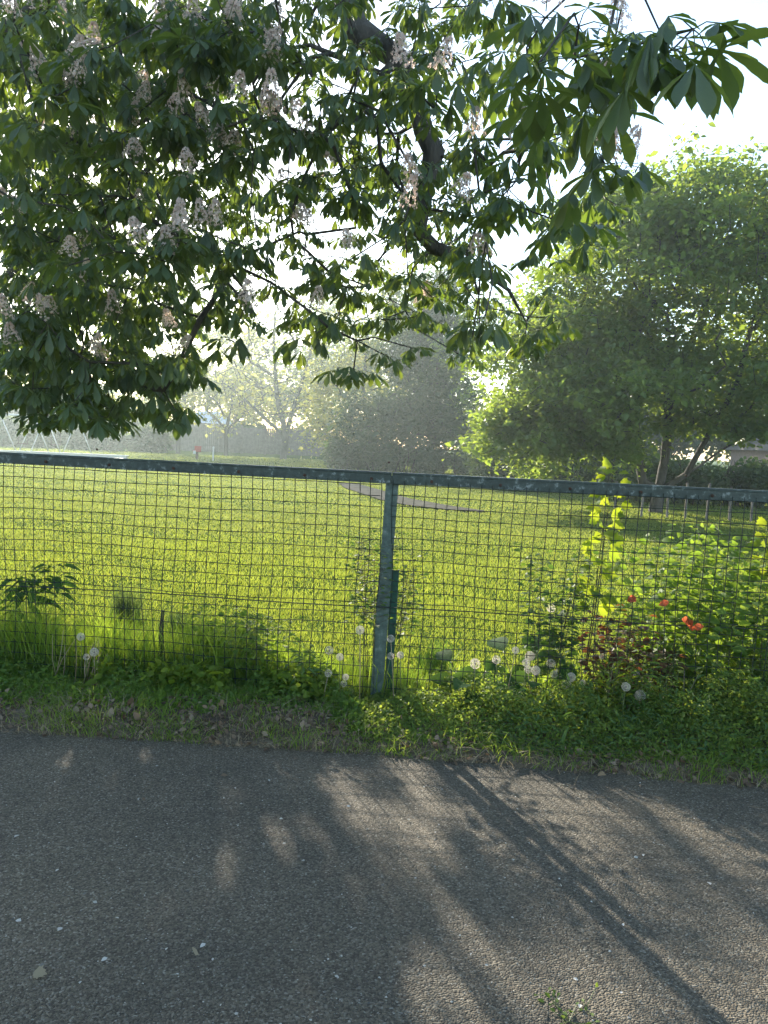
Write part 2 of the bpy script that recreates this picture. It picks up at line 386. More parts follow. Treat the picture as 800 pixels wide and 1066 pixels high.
# ---------------------------------------------------------------- tree skeletons
def grow(seed_paths, targets, seed=0, step=.35, sag=.12, wander=.12, tip_r=.006, expo=2.3, back=.35, root_w=.0):
    """seed_paths: list of polylines (first starts at the root; later ones start at a point near an existing node).
    returns nodes, parents, radii, tips"""
    r = np.random.RandomState(seed)
    P = []; par = []; fixed = {}
    def near(p, pen=False):
        A_ = np.array(P); d = np.linalg.norm(A_-p, axis=1)
        return int(np.argmin(d))
    plist = []
    for k, path in enumerate(seed_paths):
        path = [np.array(q, float) for q in path]
        cur = -1 if k == 0 else near(path[0])
        if k == 0: P.append(path[0]); par.append(-1); cur = 0
        for q in path[1:]:
            a0 = P[cur].copy(); nseg = max(1, int(np.linalg.norm(q-a0)/step))
            for s_ in range(1, nseg+1):
                t = s_/nseg
                p = a0*(1-t)+q*t + (r.normal(0, wander*.12, 3) if s_ < nseg else 0)
                P.append(p); par.append(cur); cur = len(P)-1
    nseedn = len(P)
    root = P[0]
    T = np.array(targets); order = np.argsort(np.linalg.norm(T-np.array(P[nseedn//3]), axis=1))
    Pa = np.zeros((nseedn+len(T)*60, 3)); Pa[:nseedn] = np.array(P); n = nseedn
    par = par + [0]*(len(Pa)-nseedn); tips = np.zeros(len(T), int)
    dist = np.zeros(len(Pa))
    for i in range(1, n): dist[i] = dist[par[i]] + np.linalg.norm(Pa[i]-Pa[par[i]])
    for ti in order:
        q = T[ti]; d = np.linalg.norm(Pa[:n]-q, axis=1)
        cost = d + back*dist[:n]*.3
        j = int(np.argmin(cost)); a0 = Pa[j].copy(); L = d[j]
        # leave in the parent's direction, then bend towards the target
        pd = unit(Pa[j]-Pa[par[j]]) if par[j] >= 0 else np.array([0, 0, 1.])
        nseg = int(min(14, max(1, round(L/step))))
        c1 = a0 + pd*L*.3 + np.array([0, 0, sag*L]) + r.normal(0, wander*L, 3)*.6
        cur = j
        ph = r.normal(0, wander*.5, 3)*min(L, 1.5)
        for s_ in range(1, nseg+1):
            t = s_/nseg
            p = (1-t)**2*a0 + 2*t*(1-t)*c1 + t*t*q
            if s_ < nseg: p = p + ph*math.sin(t*math.pi*2)*.5 + r.normal(0, wander*.1*step, 3)
            Pa[n] = p; par[n] = cur; dist[n] = dist[cur]+np.linalg.norm(p-Pa[cur]); cur = n; n += 1
        tips[ti] = cur
    Pa = Pa[:n]; par = np.array(par[:n])
    acc = np.zeros(n); kids = [[] for _ in range(n)]
    for i in range(1, n): kids[par[i]].append(i)
    R = np.zeros(n)
    for i in range(n-1, -1, -1):
        if not kids[i]: R[i] = tip_r
        else: R[i] = (sum(R[k]**expo for k in kids[i]))**(1/expo) + tip_r*.02
    return Pa, par, R, tips, kids
def skel_mesh(Pa, par, R, kids, minr=0, maxr=1e9, sides=(4, 6, 9)):
    mb = MB(); n = len(Pa)
    big = [max(k, key=lambda q: R[q]) if k else -1 for k in kids]
    starts = [0] + [i for i in range(1, n) if big[par[i]] != i]
    for s_ in starts:
        ch = [] if s_ == 0 else [par[s_]]
        i = s_
        while i != -1: ch.append(i); i = big[i]
        rr = R[ch].copy()
        if s_ != 0: rr[0] = rr[1]
        keep = (rr >= minr) & (rr < maxr)
        idx = np.where(keep)[0]
        if len(idx) < 2: continue
        a_, b_ = idx[0], idx[-1]+1
        if b_ < len(ch): b_ = b_+1
        c = ch[a_:b_]; rr = rr[a_:b_]
        sd = sides[0] if rr.max() < .015 else sides[1] if rr.max() < .06 else sides[2]
        V, F = tube(Pa[c], rr, sd); mb.add(V, F)
    return mb
def leaf_cloud(centres, n_per, spread, size, tmpl, seed, flat=.5, droop=.3, szvar=.35):
    """small leaves scattered round twig ends"""
    r = np.random.RandomState(seed); n = len(centres)*n_per
    c = np.repeat(centres, n_per, 0) + r.normal(0, 1, (n, 3))*np.array(spread)
    d = r.normal(0, 1, (n, 3)); d[:, 2] = d[:, 2]*.4 - droop
    nrm = r.normal(0, flat, (n, 3)); nrm[:, 2] += 1
    return instance(*tmpl, basis(d, nrm), c, size*np.exp(r.normal(0, szvar, n)))

# ---------------------------------------------------------------- horse chestnut over the camera
dens = [
 [9,9,9,9,9,8,4,5,6,5,5,8,9,8,7,1],
 [9,9,9,9,9,7,4,5,4,3,4,8,9,3,5,0],
 [9,9,9,9,8,7,5,6,4,3,4,5,6,0,0,0],
 [9,9,9,9,7,5,6,7,6,6,7,7,5,0,0,0],
 [9,9,9,8,6,5,5,6,7,7,7,7,4,0,0,0],
 [9,9,8,7,5,4,4,5,6,7,6,5,2,0,0,0],
 [9,9,8,6,3,3,5,6,4,6,6,4,1,0,0,0],
 [9,9,7,4,0,0,0,1,1,2,2,0,0,0,0,0],
 [8,7,5,2,0,0,0,0,0,0,0,0,0,0,0,0]]
r = np.random.RandomState(21)
nodes = []; nsc = []
for iy, row in enumerate(dens):
    for ix, dn in enumerate(row):
        if dn == 0: continue
        px0, py0 = ix*50, iy*50
        if px0 >= 550 and iy < 2: ya, yb, sc, kf = 2.3, 3.1, .78, .42
        elif px0 >= 500: ya, yb, sc, kf = 3.0, 5.2, .7, .8
        elif px0 >= 250: ya, yb, sc, kf = 3.9, 6.8, .6, 1.35
        elif iy >= 6: ya, yb, sc, kf = 4.7, 7.6, .8, 2.4
        else: ya, yb, sc, kf = 4.0, 8.0, .76, 1.7
        dm = (ya+yb)/2
        m_ = dn*.34*(dm/5.0)**2/sc**2*kf
        m_ = int(m_) + (r.rand() < m_-int(m_))
        for _ in range(m_):
            p = A(px0+r.uniform(0, 50), py0+r.uniform(-12, 38), r.uniform(ya, yb))
            nodes.append(p); nsc.append(sc*r.uniform(.8, 1.12))
for iy, row in enumerate(dens[:8]):
    for ix, dn in enumerate(row[:6]):
        m_ = dn*((1.1 if iy in (5, 6) else .7 if iy == 7 else .5) if ix < 5 else .25); m_ = int(m_) + (r.rand() < m_-int(m_))
        for _ in range(m_):
            nodes.append(A(ix*50+r.uniform(0, 50), iy*50+r.uniform(-12, 38), r.uniform(7 if iy == 7 else 8, 9.5 if iy == 7 else 12))); nsc.append(r.uniform(.85, 1.1))
# single hanging sprays that read clearly against the light
for (px, py, Y_, s_) in [(318, 352, 4.6, .85), (368, 388, 4.5, .85), (240, 352, 4.9, .8), (183, 428, 5.2, .95), (165, 418, 5.3, .9), (405, 372, 4.7, .6), (437, 330, 4.8, .6),
                         (548, 60, 3.6, .8), (535, 92, 3.8, .7), (700, 52, 2.25, 1.0), (722, 30, 2.35, .9), (650, 50, 2.5, 1), (622, 95, 2.7, 1), (598, 60, 2.6, 1), (630, 170, 3.1, .9), (595, 235, 3.6, .8),
                         (455, 85, 3.9, .85), (430, 95, 4.3, .8), (365, 200, 4.2, .8), (100, 418, 5.6, 1), (50, 425, 5.8, 1), (145, 405, 5.5, 1), (20, 405, 5.2, 1), (75, 395, 5.4, 1),
                         (120, 430, 5.7, .9), (560, 345, 4.6, .6), (492, 352, 4.4, .6)]:
    nodes.append(A(px, py, Y_)); nsc.append(s_)
n_in = len(nodes)
# the rest of the crown: above and left of the frame
cc = np.array([-4.2, 7.2, 5.2]); 
while len(nodes) < n_in + 520:
    u = r.normal(0, 1, 3); u /= np.linalg.norm(u); q = cc + u*np.array([5.6, 5.6, 4.0])*r.rand()**.28
    if q[2] < 1.9: continue
    a_, b_, w_ = proj(q)
    if w_ > 0.2 and -35 < a_ < 900 and -25 < b_ < 1100: continue
    if q[1] < .6: continue
    if q[0] > .3 and q[2] < 3.0: continue
    nodes.append(q); nsc.append(r.uniform(.8, 1.1))
nodes = np.array(nodes); nsc = np.array(nsc)
root = np.array([-5.2, 8.4, -.1])
limb = [A(330, -60, 5.4), A(372, 30, 5.2), A(415, 62, 5.1), A(432, 100, 5.1), A(441, 135, 5.1), A(452, 158, 5.1), A(444, 195, 5.1), A(436, 240, 5.15), A(452, 258, 5.2), A(474, 266, 5.25), A(486, 282, 5.3), A(508, 285, 5.4), A(530, 302, 5.4), A(548, 335, 5.4)]
seeds = [[root, root+[.05, 0, 1.0], root+[.1, -.1, 2.2], root+[.25, -.2, 3.6], root+[.5, -.4, 5.2], root+[.6, -.3, 7]],
         [root+[.25, -.2, 3.6], (-3.6, 7.4, 4.9), (-2, 6.4, 5.1), (-.9, 5.7, 4.7)] + limb,
         [root+[.1, -.1, 2.2], A(60, 250, 7.2), A(150, 180, 6.6)],
         [root+[.1, -.1, 1.9], A(20, 350, 6.6), A(110, 390, 5.7), A(170, 405, 5.3)],
         [root+[.25, -.2, 3.4], (-4.2, 6, 4.4), (-3.2, 4.2, 4.6), (-2, 2.6, 4.6)],
         [(-.9, 5.7, 4.7), (.2, 4.3, 4.3), A(560, -60, 3.6), A(640, -30, 2.7)],
         [A(452, 158, 5.1), A(500, 180, 4.9), A(545, 155, 4.5), A(590, 140, 4.0)],
         [root+[.2, -.2, 3.0], (-3.2, 8, 3.9), A(240, 60, 6.5)]]
Pa, par, R, tips, kids = grow(seeds, nodes, seed=5, step=.22, sag=.12, wander=.16, tip_r=.0038, expo=2.15, back=.3)
# keep the drawn limb as thick as the photo shows it
for (a_, wpx) in [(limb[1], 30), (limb[3], 22), (limb[5], 26), (limb[6], 20), (limb[7], 15), (limb[9], 12), (limb[11], 7)]: pass
li = [int(np.argmin(np.linalg.norm(Pa-q, axis=1))) for q in limb]
lr = np.array([.08, .078, .075, .064, .062, .07, .058, .052, .046, .042, .034, .022, .014, .008])
for i in range(len(Pa)):
    pass
i = li[-1]; path = []
while i > 0: path.append(i); i = par[i]
path = path[::-1]
cum = np.cumsum([0]+[np.linalg.norm(Pa[path[k]]-Pa[path[k-1]]) for k in range(1, len(path))])
kn = [cum[path.index(j)] if j in path else None for j in li]
for k, j in enumerate(path):
    kk = [(a_, b_) for a_, b_ in zip(kn, lr) if a_ is not None]
    R[j] = max(R[j] if cum[k] < kk[0][0] else 0, np.interp(cum[k], [q[0] for q in kk], [q[1] for q in kk]))*(1+.08*math.sin(k*1.7))
chest = empty('horse_chestnut_tree', (root[0], root[1], 0), 'large flowering horse chestnut whose dark drooping leaves hang over the fence from the left', 'tree')
skel_mesh(Pa, par, R, kids, .045, sides=(4, 7, 12)).build('trunk', M_barkc, chest, True)
skel_mesh(Pa, par, R, kids, 0, .045).build('branches', M_barkc, chest, True)
# whorls of palmate leaves at every twig end
r = np.random.RandomState(33)
Ld, Ln, Lp, Lsz = [], [], [], []; pet = MB()
blossom_at = []
for k, (q, s_) in enumerate(zip(nodes, nsc)):
    nl = r.randint(4, 7); a0 = r.uniform(0, 6.28)
    for j in range(nl):
        a_ = a0 + j*6.283/nl + r.normal(0, .25)
        pl_ = s_*r.uniform(.08, .17); el = r.uniform(-.7, .35)
        hd = np.array([math.cos(a_), math.sin(a_), 0])
        e = q + pl_*(hd*math.cos(el) + np.array([0, 0, math.sin(el)]))
        mid = (q+e)/2 + np.array([0, 0, .012])
        V, F = tube([q, mid, e], [.0024, .002, .0018], 3); pet.add(V, F)
        side = np.array([-hd[1], hd[0], 0])
        nlf = 7 if r.rand() < .6 else 5
        fan = np.linspace(-1.9, 1.9, nlf) + r.normal(0, .06, nlf)
        dr = r.uniform(.25, 1.25)
        tilt = r.normal(0, .25)
        ls = s_*r.uniform(.75, 1.15)*.19
        for f_ in fan:
            hz = hd*math.cos(f_) + side*math.sin(f_)
            ph = dr*(.75+.25*abs(math.cos(f_))) + r.normal(0, .1) + tilt*math.sin(f_)
            dd = hz*math.cos(ph) - np.array([0, 0, math.sin(ph)])
            nn = hz*math.sin(ph) + np.array([0, 0, math.cos(ph)]) + r.normal(0, .12, 3)
            Ld.append(dd); Ln.append(nn); Lp.append(e); Lsz.append(ls*(1-.28*(abs(f_)/1.9)**1.3)*r.uniform(.88, 1.08))
Lp = np.array(Lp); V, F = instance(*T_chest, basis(np.array(Ld), np.array(Ln)), Lp, np.array(Lsz))
mesh_np('crown', V, F, M_leafc, chest, smooth=True)
pet.build('leaf_stalks', M_stemg, chest, True)
# blossom candles: one mesh shared by up to 100 children
def candle():
    V, F = [], []; mb = MB(); rr = np.random.RandomState(3)
    mb.tube([(0, 0, 0), (0.004, 0, .08), (0, 0, .19)], [.003, .0025, .0015], 4)
    fl = MB()
    for i in range(120):
        t = rr.rand()**.8; z = .03 + .16*t; rr_ = (.058*(1-t)**.7 + .01)*rr.uniform(.65, 1.05); a_ = rr.uniform(0, 6.28)
        c = np.array([math.cos(a_)*rr_, math.sin(a_)*rr_, z]); out = unit(np.array([math.cos(a_), math.sin(a_), .3]))
        s1 = unit(np.cross(out, [0, 0, 1.])); s2 = np.cross(s1, out)
        for j in range(4):
            b_ = j*1.571+rr.uniform(0, .5); e = (s1*math.cos(b_)+s2*math.sin(b_)); g = np.cross(out, e); sz = rr.uniform(.007, .011)
            fl.add([c, c+(e*.6+g*.45)*sz+out*.003, c+e*1.15*sz+out*.007, c+(e*.6-g*.45)*sz+out*.003], np.array([[0, 1, 2, 3]]))
    return mb, fl
mb, fl = candle()
V = np.concatenate(mb.V+fl.V); off = mb.n
F4 = np.concatenate(mb.F[4] + [f+off for f in fl.F[4]]); nst = sum(len(f) for f in mb.F[4])
proto = mesh_np('blossom', V, F4, [M_petal, M_stemg], chest, mi=[1]*nst+[0]*(len(F4)-nst), offset=(0, 0, 0))
qx, qy, qw = proj(nodes)
cand = [k for k in range(len(nodes)) if 0 < qx[k] < 660 and 0 < qy[k] < 400 and qw[k] > 0 and nodes[k][1] < 6.6 and nodes[k][1] > 2.9]
cand.sort(key=lambda k: nodes[k][1]*r.uniform(.7, 1.3)*(1 if qx[k] < 300 else 1.22)); first = True
for k in cand[:92]:
    b = proto if first else proto.copy()
    if not first: COL.objects.link(b); b.parent = chest
    first = False
    b.location = Vector(nodes[k] - unit(nodes[k]-EYEP)*.2 + np.array([0, 0, .02])) - chest.location
    b.rotation_euler = (r.normal(0, .25), r.normal(0, .25), r.uniform(0, 6.28)); b.scale = [r.uniform(.65, 1.0), r.uniform(.65, 1.0), r.uniform(.6, 1.0)]

# ---------------------------------------------------------------- the big maple on the right and the far trees
CL = 5
def ellipsoid_targets(blobs, seed):
    r = np.random.RandomState(seed); out = []
    for (c, rad_, n) in blobs:
        m = max(6, n//CL); rad_ = np.array(rad_)
        u = unit(r.normal(0, 1, (m, 3))); t = r.rand(m, 1)**.36
        cc_ = np.array(c)+u*t*rad_; k = r.randint(0, m, n)
        sg = .15*rad_.mean()*np.array([1, 1, .6])
        out.append(cc_[k]+r.normal(0, 1, (n, 3))*sg)
    return np.concatenate(out)
def tree(name, base, stems, blobs, label, cat, leaf, bark, n_per, spread, size, seed, step=.5, tip=.008, tmpl=T_simple, group=None, expo=2.3, sag=.1, wander=.15, minz=.4, crown='crown', back=.3, droop=.3):
    root = empty(name, (base[0], base[1], 0), label, cat, group)
    T = ellipsoid_targets(blobs, seed); T = T[T[:, 2] > minz]
    sp = [[np.array(base)+np.array(q) for q in s_] for s_ in stems]
    Pa, par, R, tips, kids = grow(sp, T, seed=seed, step=step, sag=sag, wander=wander, tip_r=tip, expo=expo, back=back)
    skel_mesh(Pa, par, R, kids, .05).build('trunk', bark, root, True)
    skel_mesh(Pa, par, R, kids, 0, .05).build('branches', bark, root, True)
    if n_per:
        V, F = leaf_cloud(T, n_per, spread, size, tmpl, seed+1, droop=droop)
        mesh_np(crown, V, F, leaf, root, smooth=True)
    return root
b = (5.75, 16.3, -.05)
def rel(px, py, Y_, base): return A(px, py, Y_) - np.array(base)
def blob(px, py, Y_, rx_, ry_, rz_, n): return (A(px, py, Y_), (rx_, ry_, rz_), n)
tree('field_maple_tree', b,
     [[(0, 0, -.1), (.06, 0, .5), (.2, .1, 1.4), (.35, .2, 2.6), (.8, .2, 4.6)],
      [(0.06, 0, .2), (-.28, .05, .7), (-.4, .1, 1.5), (-.95, .1, 2.5), (-1.8, 0, 3.8)],
      [(.06, 0, .3), (.5, -.3, .9), (.75, -.5, 1.6), (1.1, -1.0, 2.8), (1.2, -1.3, 4.2)],
      [(.2, .1, 1.1), (-.05, -.5, 1.9), (-.3, -1.0, 3.2)],
      [(.5, -.3, .9), (1.5, .2, 1.5), (2.6, .1, 2.3), (3.6, 0, 3.3)]],
     [blob(735, 300, 16, 3.0, 2.6, 2.3, 520), blob(650, 280, 16.2, 1.7, 2.2, 1.6, 220), blob(575, 405, 16, 1.25, 1.8, 1.1, 240), blob(640, 395, 15.5, 1.9, 2.0, 1.1, 220), blob(770, 395, 15.8, 2.0, 2.0, .8, 150),
      blob(870, 290, 16.5, 2.4, 2.6, 2.4, 220), blob(770, 245, 16, 2.0, 2.2, 1.4, 160), blob(555, 440, 16.3, .8, 1.2, .55, 60), blob(700, 225, 16, 1.7, 2.2, .8, 120), blob(640, 225, 16.4, .9, 1.6, .6, 60), blob(775, 435, 17, 1.3, 1.2, .35, 60), blob(560, 455, 16.2, 1.3, 1.4, .75, 150), blob(620, 445, 15.4, 1.0, 1.4, .75, 110), blob(600, 330, 16, 1.4, 1.8, 1.2, 150), blob(760, 440, 15.0, 1.6, .9, .3, 70), blob(700, 345, 16, 3.2, 2.2, 1.5, 60), blob(780, 320, 16, 2.4, 2.2, 1.8, 30), blob(690, 250, 16, 2.4, 2, 1.3, 100), blob(590, 380, 16, 1.6, 1.6, 1.2, 120)],
     'broad spreading leafy green maple tree with several trunks, right of the field', 'tree', M_leafm, M_barkc, 46, (.2, .2, .12), .085, 41, step=.4, tip=.006, expo=2.2, minz=.6)
print('maple done')
YF = 44.
b = (-5.9, YF, 0)
tree('bare_plane_tree', b,
     [[(0, 0, 0), (.1, 0, 1.3), (.4, 0, 2.6), (1.0, 0, 4.6), (1.6, 0, 7)], [(.2, 0, 1.6), (-.5, .3, 3.6), (-.8, .4, 6.5), (-.7, 0, 9)], [(.4, 0, 2.6), (2.6, .2, 4.6), (3.6, 0, 6.5)], [(.1, 0, 1.5), (-2.4, .3, 3.4), (-4, 0, 4.6)]],
     [blob(290, 385, YF, 4.2, 3, 4.0, 330), blob(300, 330, YF, 3, 3, 2.4, 90), blob(325, 440, YF, 2.2, 2, 1.6, 60), blob(280, 340, YF, 4.2, 3, 3.0, 120)],
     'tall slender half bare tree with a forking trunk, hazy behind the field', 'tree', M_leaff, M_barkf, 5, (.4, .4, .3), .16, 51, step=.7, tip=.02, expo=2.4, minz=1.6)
b = (-9.6, 46, 0)
tree('young_plane_tree', b,
     [[(0, 0, 0), (0, 0, 1.6), (.3, 0, 3), (.2, 0, 4.5)], [(0, 0, 1.5), (-1.8, 0, 3.2)], [(0, 0, 1.6), (1.8, 0, 3.2)]],
     [blob(238, 415, 46, 3.2, 2.4, 1.9, 200), blob(215, 390, 46, 2.5, 2.4, 1.8, 90)],
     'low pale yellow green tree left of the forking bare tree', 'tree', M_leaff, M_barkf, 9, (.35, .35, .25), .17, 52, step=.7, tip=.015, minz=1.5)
b = (-13.0, 48, 0)
tree('spreading_tree', b, [[(0, 0, 0), (0, 0, 2), (.6, 0, 4.4), (1, 0, 6.4)], [(0, 0, 1.6), (-1.4, 0, 3.6)], [(0, 0, 2), (2.2, 0, 4)]],
     [blob(190, 400, 48, 3.0, 2.6, 3.4, 260), blob(150, 380, 49, 3.4, 2.6, 3.4, 160)],
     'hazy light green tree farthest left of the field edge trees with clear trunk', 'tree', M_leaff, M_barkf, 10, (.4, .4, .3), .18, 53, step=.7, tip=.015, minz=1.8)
b = (2.0, 34, 0)
tree('ivy_clad_tree', b, [[(0, 0, 0), (0, 0, 2), (.1, 0, 5), (0, 0, 7.6)], [(0, 0, 2), (-1.2, 0, 4)], [(0, 0, 1.5), (1.2, 0, 3.6)]],
     [blob(452, 395, 34, 1.7, 1.5, 3.0, 330), blob(420, 340, 34, 1.6, 1.4, 1.9, 150), blob(452, 445, 34, 2.4, 1.6, 1.3, 230), blob(462, 320, 34, 1.2, 1, 1.7, 110), blob(400, 440, 33, 2.0, 1.3, 1.3, 160), blob(485, 460, 33, 1.2, 1, .7, 80)],
     'dark grey green ivy covered tree standing in the middle of the far hedge', 'tree', M_leafd, M_barkc, 28, (.28, .28, .3), .15, 54, step=.6, tip=.01, minz=.3)
b = (-.9, 38, 0)
tree('willow_tree', b, [[(0, 0, 0), (0, 0, 1.8), (-.4, 0, 4), (-.2, 0, 7)], [(0, 0, 1.6), (-1.8, 0, 4)], [(0, 0, 1.6), (1.4, 0, 4)]],
     [blob(380, 410, 38, 2.6, 2, 2.7, 300), blob(385, 325, 39, 3.2, 2, 2.8, 150), blob(345, 385, 39, 1.9, 1.6, 2.2, 120), blob(365, 455, 38, 2.6, 1.5, 1.0, 160)],
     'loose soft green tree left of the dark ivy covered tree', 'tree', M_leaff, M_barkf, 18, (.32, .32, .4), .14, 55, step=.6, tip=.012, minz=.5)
b = (4.9, 30, 0)
tree('leaning_tree', b, [[(0, 0, 0), (0, 0, 1.6), (.1, 0, 3), (-.3, 0, 4.2)], [(.1, 0, 2.2), (-1.0, 0, 3.2), (-1.9, 0, 2.9)], [(0, 0, 1.6), (1.6, 0, 3.6)]],
     [blob(500, 345, 30, 1.3, 1.6, 1.6, 70), blob(540, 350, 30, 1.8, 1.6, 1.6, 90), blob(500, 410, 30, 1.1, 1, .7, 22)],
     'small sparse tree with an arching limb in the bright gap beside the maple', 'tree', M_leafm, M_barkc, 16, (.3, .3, .25), .12, 56, step=.5, tip=.012, minz=1.5)
# background wood, hazy, tree by tree
for k, (px, Y_, tp, wd, lf, lab) in enumerate([
    (-70, 58, 385, 5, M_leafh, 'grey hazy tree at the far left, first in the row behind the playground'), (40, 62, 395, 6, M_leafd, 'dark hazy tree right behind the swing frames'),
    (120, 60, 400, 5, M_leafh, 'hazy round tree between the swings and the pale shed'), (330, 64, 300, 6, M_leafh, 'tall pale hazy tree showing behind the forking bare tree'),
    (245, 66, 335, 6, M_leaff, 'pale hazy tree behind the low yellow green tree'), (430, 58, 300, 5, M_leafh, 'tall hazy tree showing faintly behind the ivy covered tree'),
    (850, 40, 330, 5, M_leafd, 'dark tree behind the maple at the far right'), (690, 42, 385, 5, M_leafd, 'dark low tree seen through the stems of the maple'), (590, 44, 400, 4, M_leafh, 'mid green tree behind the left side of the maple')]):
    c = A(px, 470, Y_); top = A(px, tp, Y_)[2]
    tree('background_tree', (c[0], Y_, 0), [[(0, 0, 0), (0, 0, top*.3), (.3, 0, top*.6)], [(0, 0, top*.25), (-wd*.4, 0, top*.5)], [(0, 0, top*.25), (wd*.4, 0, top*.5)]],
         [((c[0], Y_, top*.58), (wd*.8, 2.4, top*.4), 200), ((c[0]+wd*.3, Y_, top*.4), (wd*.7, 2.4, top*.3), 90), ((c[0]-wd*.35, Y_, top*.42), (wd*.6, 2.4, top*.3), 90)],
         lab, 'tree', lf, M_barkf, 26, (.5, .5, .45), .26, 70+k, step=1.2, tip=.02, minz=.5, group='trees in the row beyond the field')

# hedges and shrubs
def shrub(name, cx_, cy_, rx_, ry_, h, n, leaf, size, lab, cat, seed, lumps=9, z0=0.):
    r = np.random.RandomState(seed); o = empty(name, (cx_, cy_, 0), lab, cat)
    cs = []
    for i in range(lumps):
        x = cx_ + rx_*r.uniform(-.85, .85); hh = h*r.uniform(.72, 1.0)
        m_ = n//lumps; u = unit(r.normal(0, 1, (m_, 3))); t = r.rand(m_, 1)**.3
        p = np.array([x, cy_+ry_*r.uniform(-.3, .3), hh*.5]) + u*t*np.array([max(rx_/lumps*1.9, h*.35), ry_*.8, hh*.5])
        cs.append(p)
    c = np.concatenate(cs); c = c[c[:, 2] > z0]
    d = r.normal(0, 1, c.shape); d[:, 2] *= .6; nr = r.normal(0, .6, c.shape); nr[:, 2] += .8
    V, F = instance(*T_simple, basis(d, nr), c, size*np.exp(r.normal(0, .3, len(c))))
    mesh_np('foliage', V, F, leaf, o, smooth=True)
    mb = MB()
    for i in range(max(6, lumps*3)):
        x = cx_ + rx_*r.uniform(-.9, .9); y = cy_+ry_*r.uniform(-.4, .4)
        mb = MB(); mb.tube([(x, y, 0), (x+r.normal(0, .1)*h, y, h*.45), (x+r.normal(0, .22)*h, y+r.normal(0, .1), h*.85)], [.02, .014, .005], 4); mb.build('stem', M_twig, o, True)
    return o
def hedge(px0, px1, Y_, toppy, n, leaf, size, lab, seed, ry_=1.2, lumps=14):
    a_ = A(px0, 470, Y_); b_ = A(px1, 470, Y_); h = A((px0+px1)/2, toppy, Y_)[2]
    return shrub('hedge', (a_[0]+b_[0])/2, Y_, (b_[0]-a_[0])/2, ry_, h, n, leaf, size, lab, 'hedge', seed, lumps)
hedge(-90, 190, 48, 436, 12000, M_leafd, .3, 'hazy grey hedge behind the swings at the left end of the field', 81, lumps=16)
hedge(-110, 370, 62, 432, 12000, M_leafd, .4, 'long dark hedge behind the grey panel fence and shed, farthest of the hedges', 86, lumps=24)
hedge(330, 505, 32.5, 458, 9000, M_leafd, .15, 'low dark hedge under the ivy covered tree at the far side of the field', 82, .8, 14)
hedge(495, 660, 23, 447, 9000, M_leafd, .11, 'shaggy dark hedge filling the gap left of the maple trunks', 83, 1.0, 12)
hedge(630, 900, 19.5, 470, 15000, M_leafd, .1, 'dense dark hedge running behind the maple trunks on the right', 84, .8, 16)
shrub('shrub', A(520, 470, 28)[0], 28, 1.0, .9, 2.0, 3000, M_leafh, .11, 'pale sunlit bush in the bright gap left of the maple', 'shrub', 85, 5)

# panel fence, shed, marker post, playground swings and wall, red play box in the haze
M_plank = noise_mat('grey_timber', [(.1, .09, .08), (.2, .18, .16)], 5, bump=.3)
M_pale = noise_mat('pale_paint', [(.5, .5, .48), (.62, .62, .6)], 5, bump=.1)
M_slate = noise_mat('pale_sheet_roof', [(.5, .55, .6), (.62, .66, .7)], 4, bump=.1)
M_brick = noise_mat('pinkish_brick', [(.3, .2, .16), (.42, .3, .25)], 12, bump=.2)
M_tile = noise_mat('grey_roof_tile', [(.16, .14, .13), (.24, .2, .18)], 12, bump=.4)
M_red = noise_mat('red_paint', [(.3, .04, .03), (.36, .06, .04)], 12, bump=.1)
a_ = A(178, 470, 55); b_ = A(350, 470, 55)
pf = empty('panel_fence', ((a_[0]+b_[0])/2, 55, 0), 'long grey timber panel fence in the haze behind the forking bare tree', 'fence')
npan = 7; L = (b_[0]-a_[0])/npan
for i in range(npan):
    mb = MB(); x0 = a_[0]+i*L
    for k in range(12): mb.box((x0+L*(k+.5)/12, 55, .95), (L/12-.012, .03, 1.8+.03*math.sin(i*3+k)))
    mb.box((x0+L/2, 54.96, .5), (L, .04, .08)); mb.box((x0+L/2, 54.96, 1.5), (L, .04, .08))
    mb.build('panel', M_plank, pf)
for i in range(npan+1):
    mb = MB(); mb.box((a_[0]+i*L, 54.9, 1.0), (.12, .12, 2.05)); mb.build('post', M_plank, pf)
c = A(212, 466, 58)
sh = empty('garden_shed', (c[0], 58, 0), 'small shed with a pale blue white sloping roof behind the grey panel fence', 'shed')
mb = MB(); mb.box((c[0], 59, 1.05), (3.0, 2, 2.1)); mb.build('wall', M_plank, sh)
mb = MB(); mb.add([(c[0]-1.7, 57.8, 2.1), (c[0]+1.7, 57.8, 2.1), (c[0]+1.3, 59, 3.0), (c[0]-.6, 59, 3.0), (c[0]-1.7, 60.2, 2.1), (c[0]+1.7, 60.2, 2.1)], [np.array([[0, 1, 2, 3], [5, 4, 3, 2]]), np.array([[0, 3, 4], [1, 5, 2]])]); mb.build('roof', M_slate, sh)
mb = MB(); mb.box((c[0]+.5, 57.97, 1.0), (.8, .06, 1.8)); mb.build('door', M_pale, sh)
c = G(222, 484)
mp = empty('marker_post', (c[0], 36, 0), 'short white marker post standing in the haze at the field edge', 'post')
cx_ = A(222, 480, 36)[0]
mb = MB(); mb.tube([(cx_, 36, 0), (cx_, 36, .62)], .035, 8); mb.build('shaft', M_pale, mp)
mb = MB(); mb.tube([(cx_, 36, .62), (cx_, 36, .68), (cx_, 36, .71)], [.045, .045, .015], 8); mb.build('cap', M_pale, mp)
cx_ = A(205, 480, 38)[0]
rb = empty('play_seat', (cx_, 38, 0), 'small red play seat beside the white marker post at the far field edge', 'play seat')
mb = MB(); mb.box((cx_, 38, .42), (.32, .4, .08)); mb.box((cx_, 38.18, .54), (.32, .05, .25)); mb.build('seat', M_red, rb)
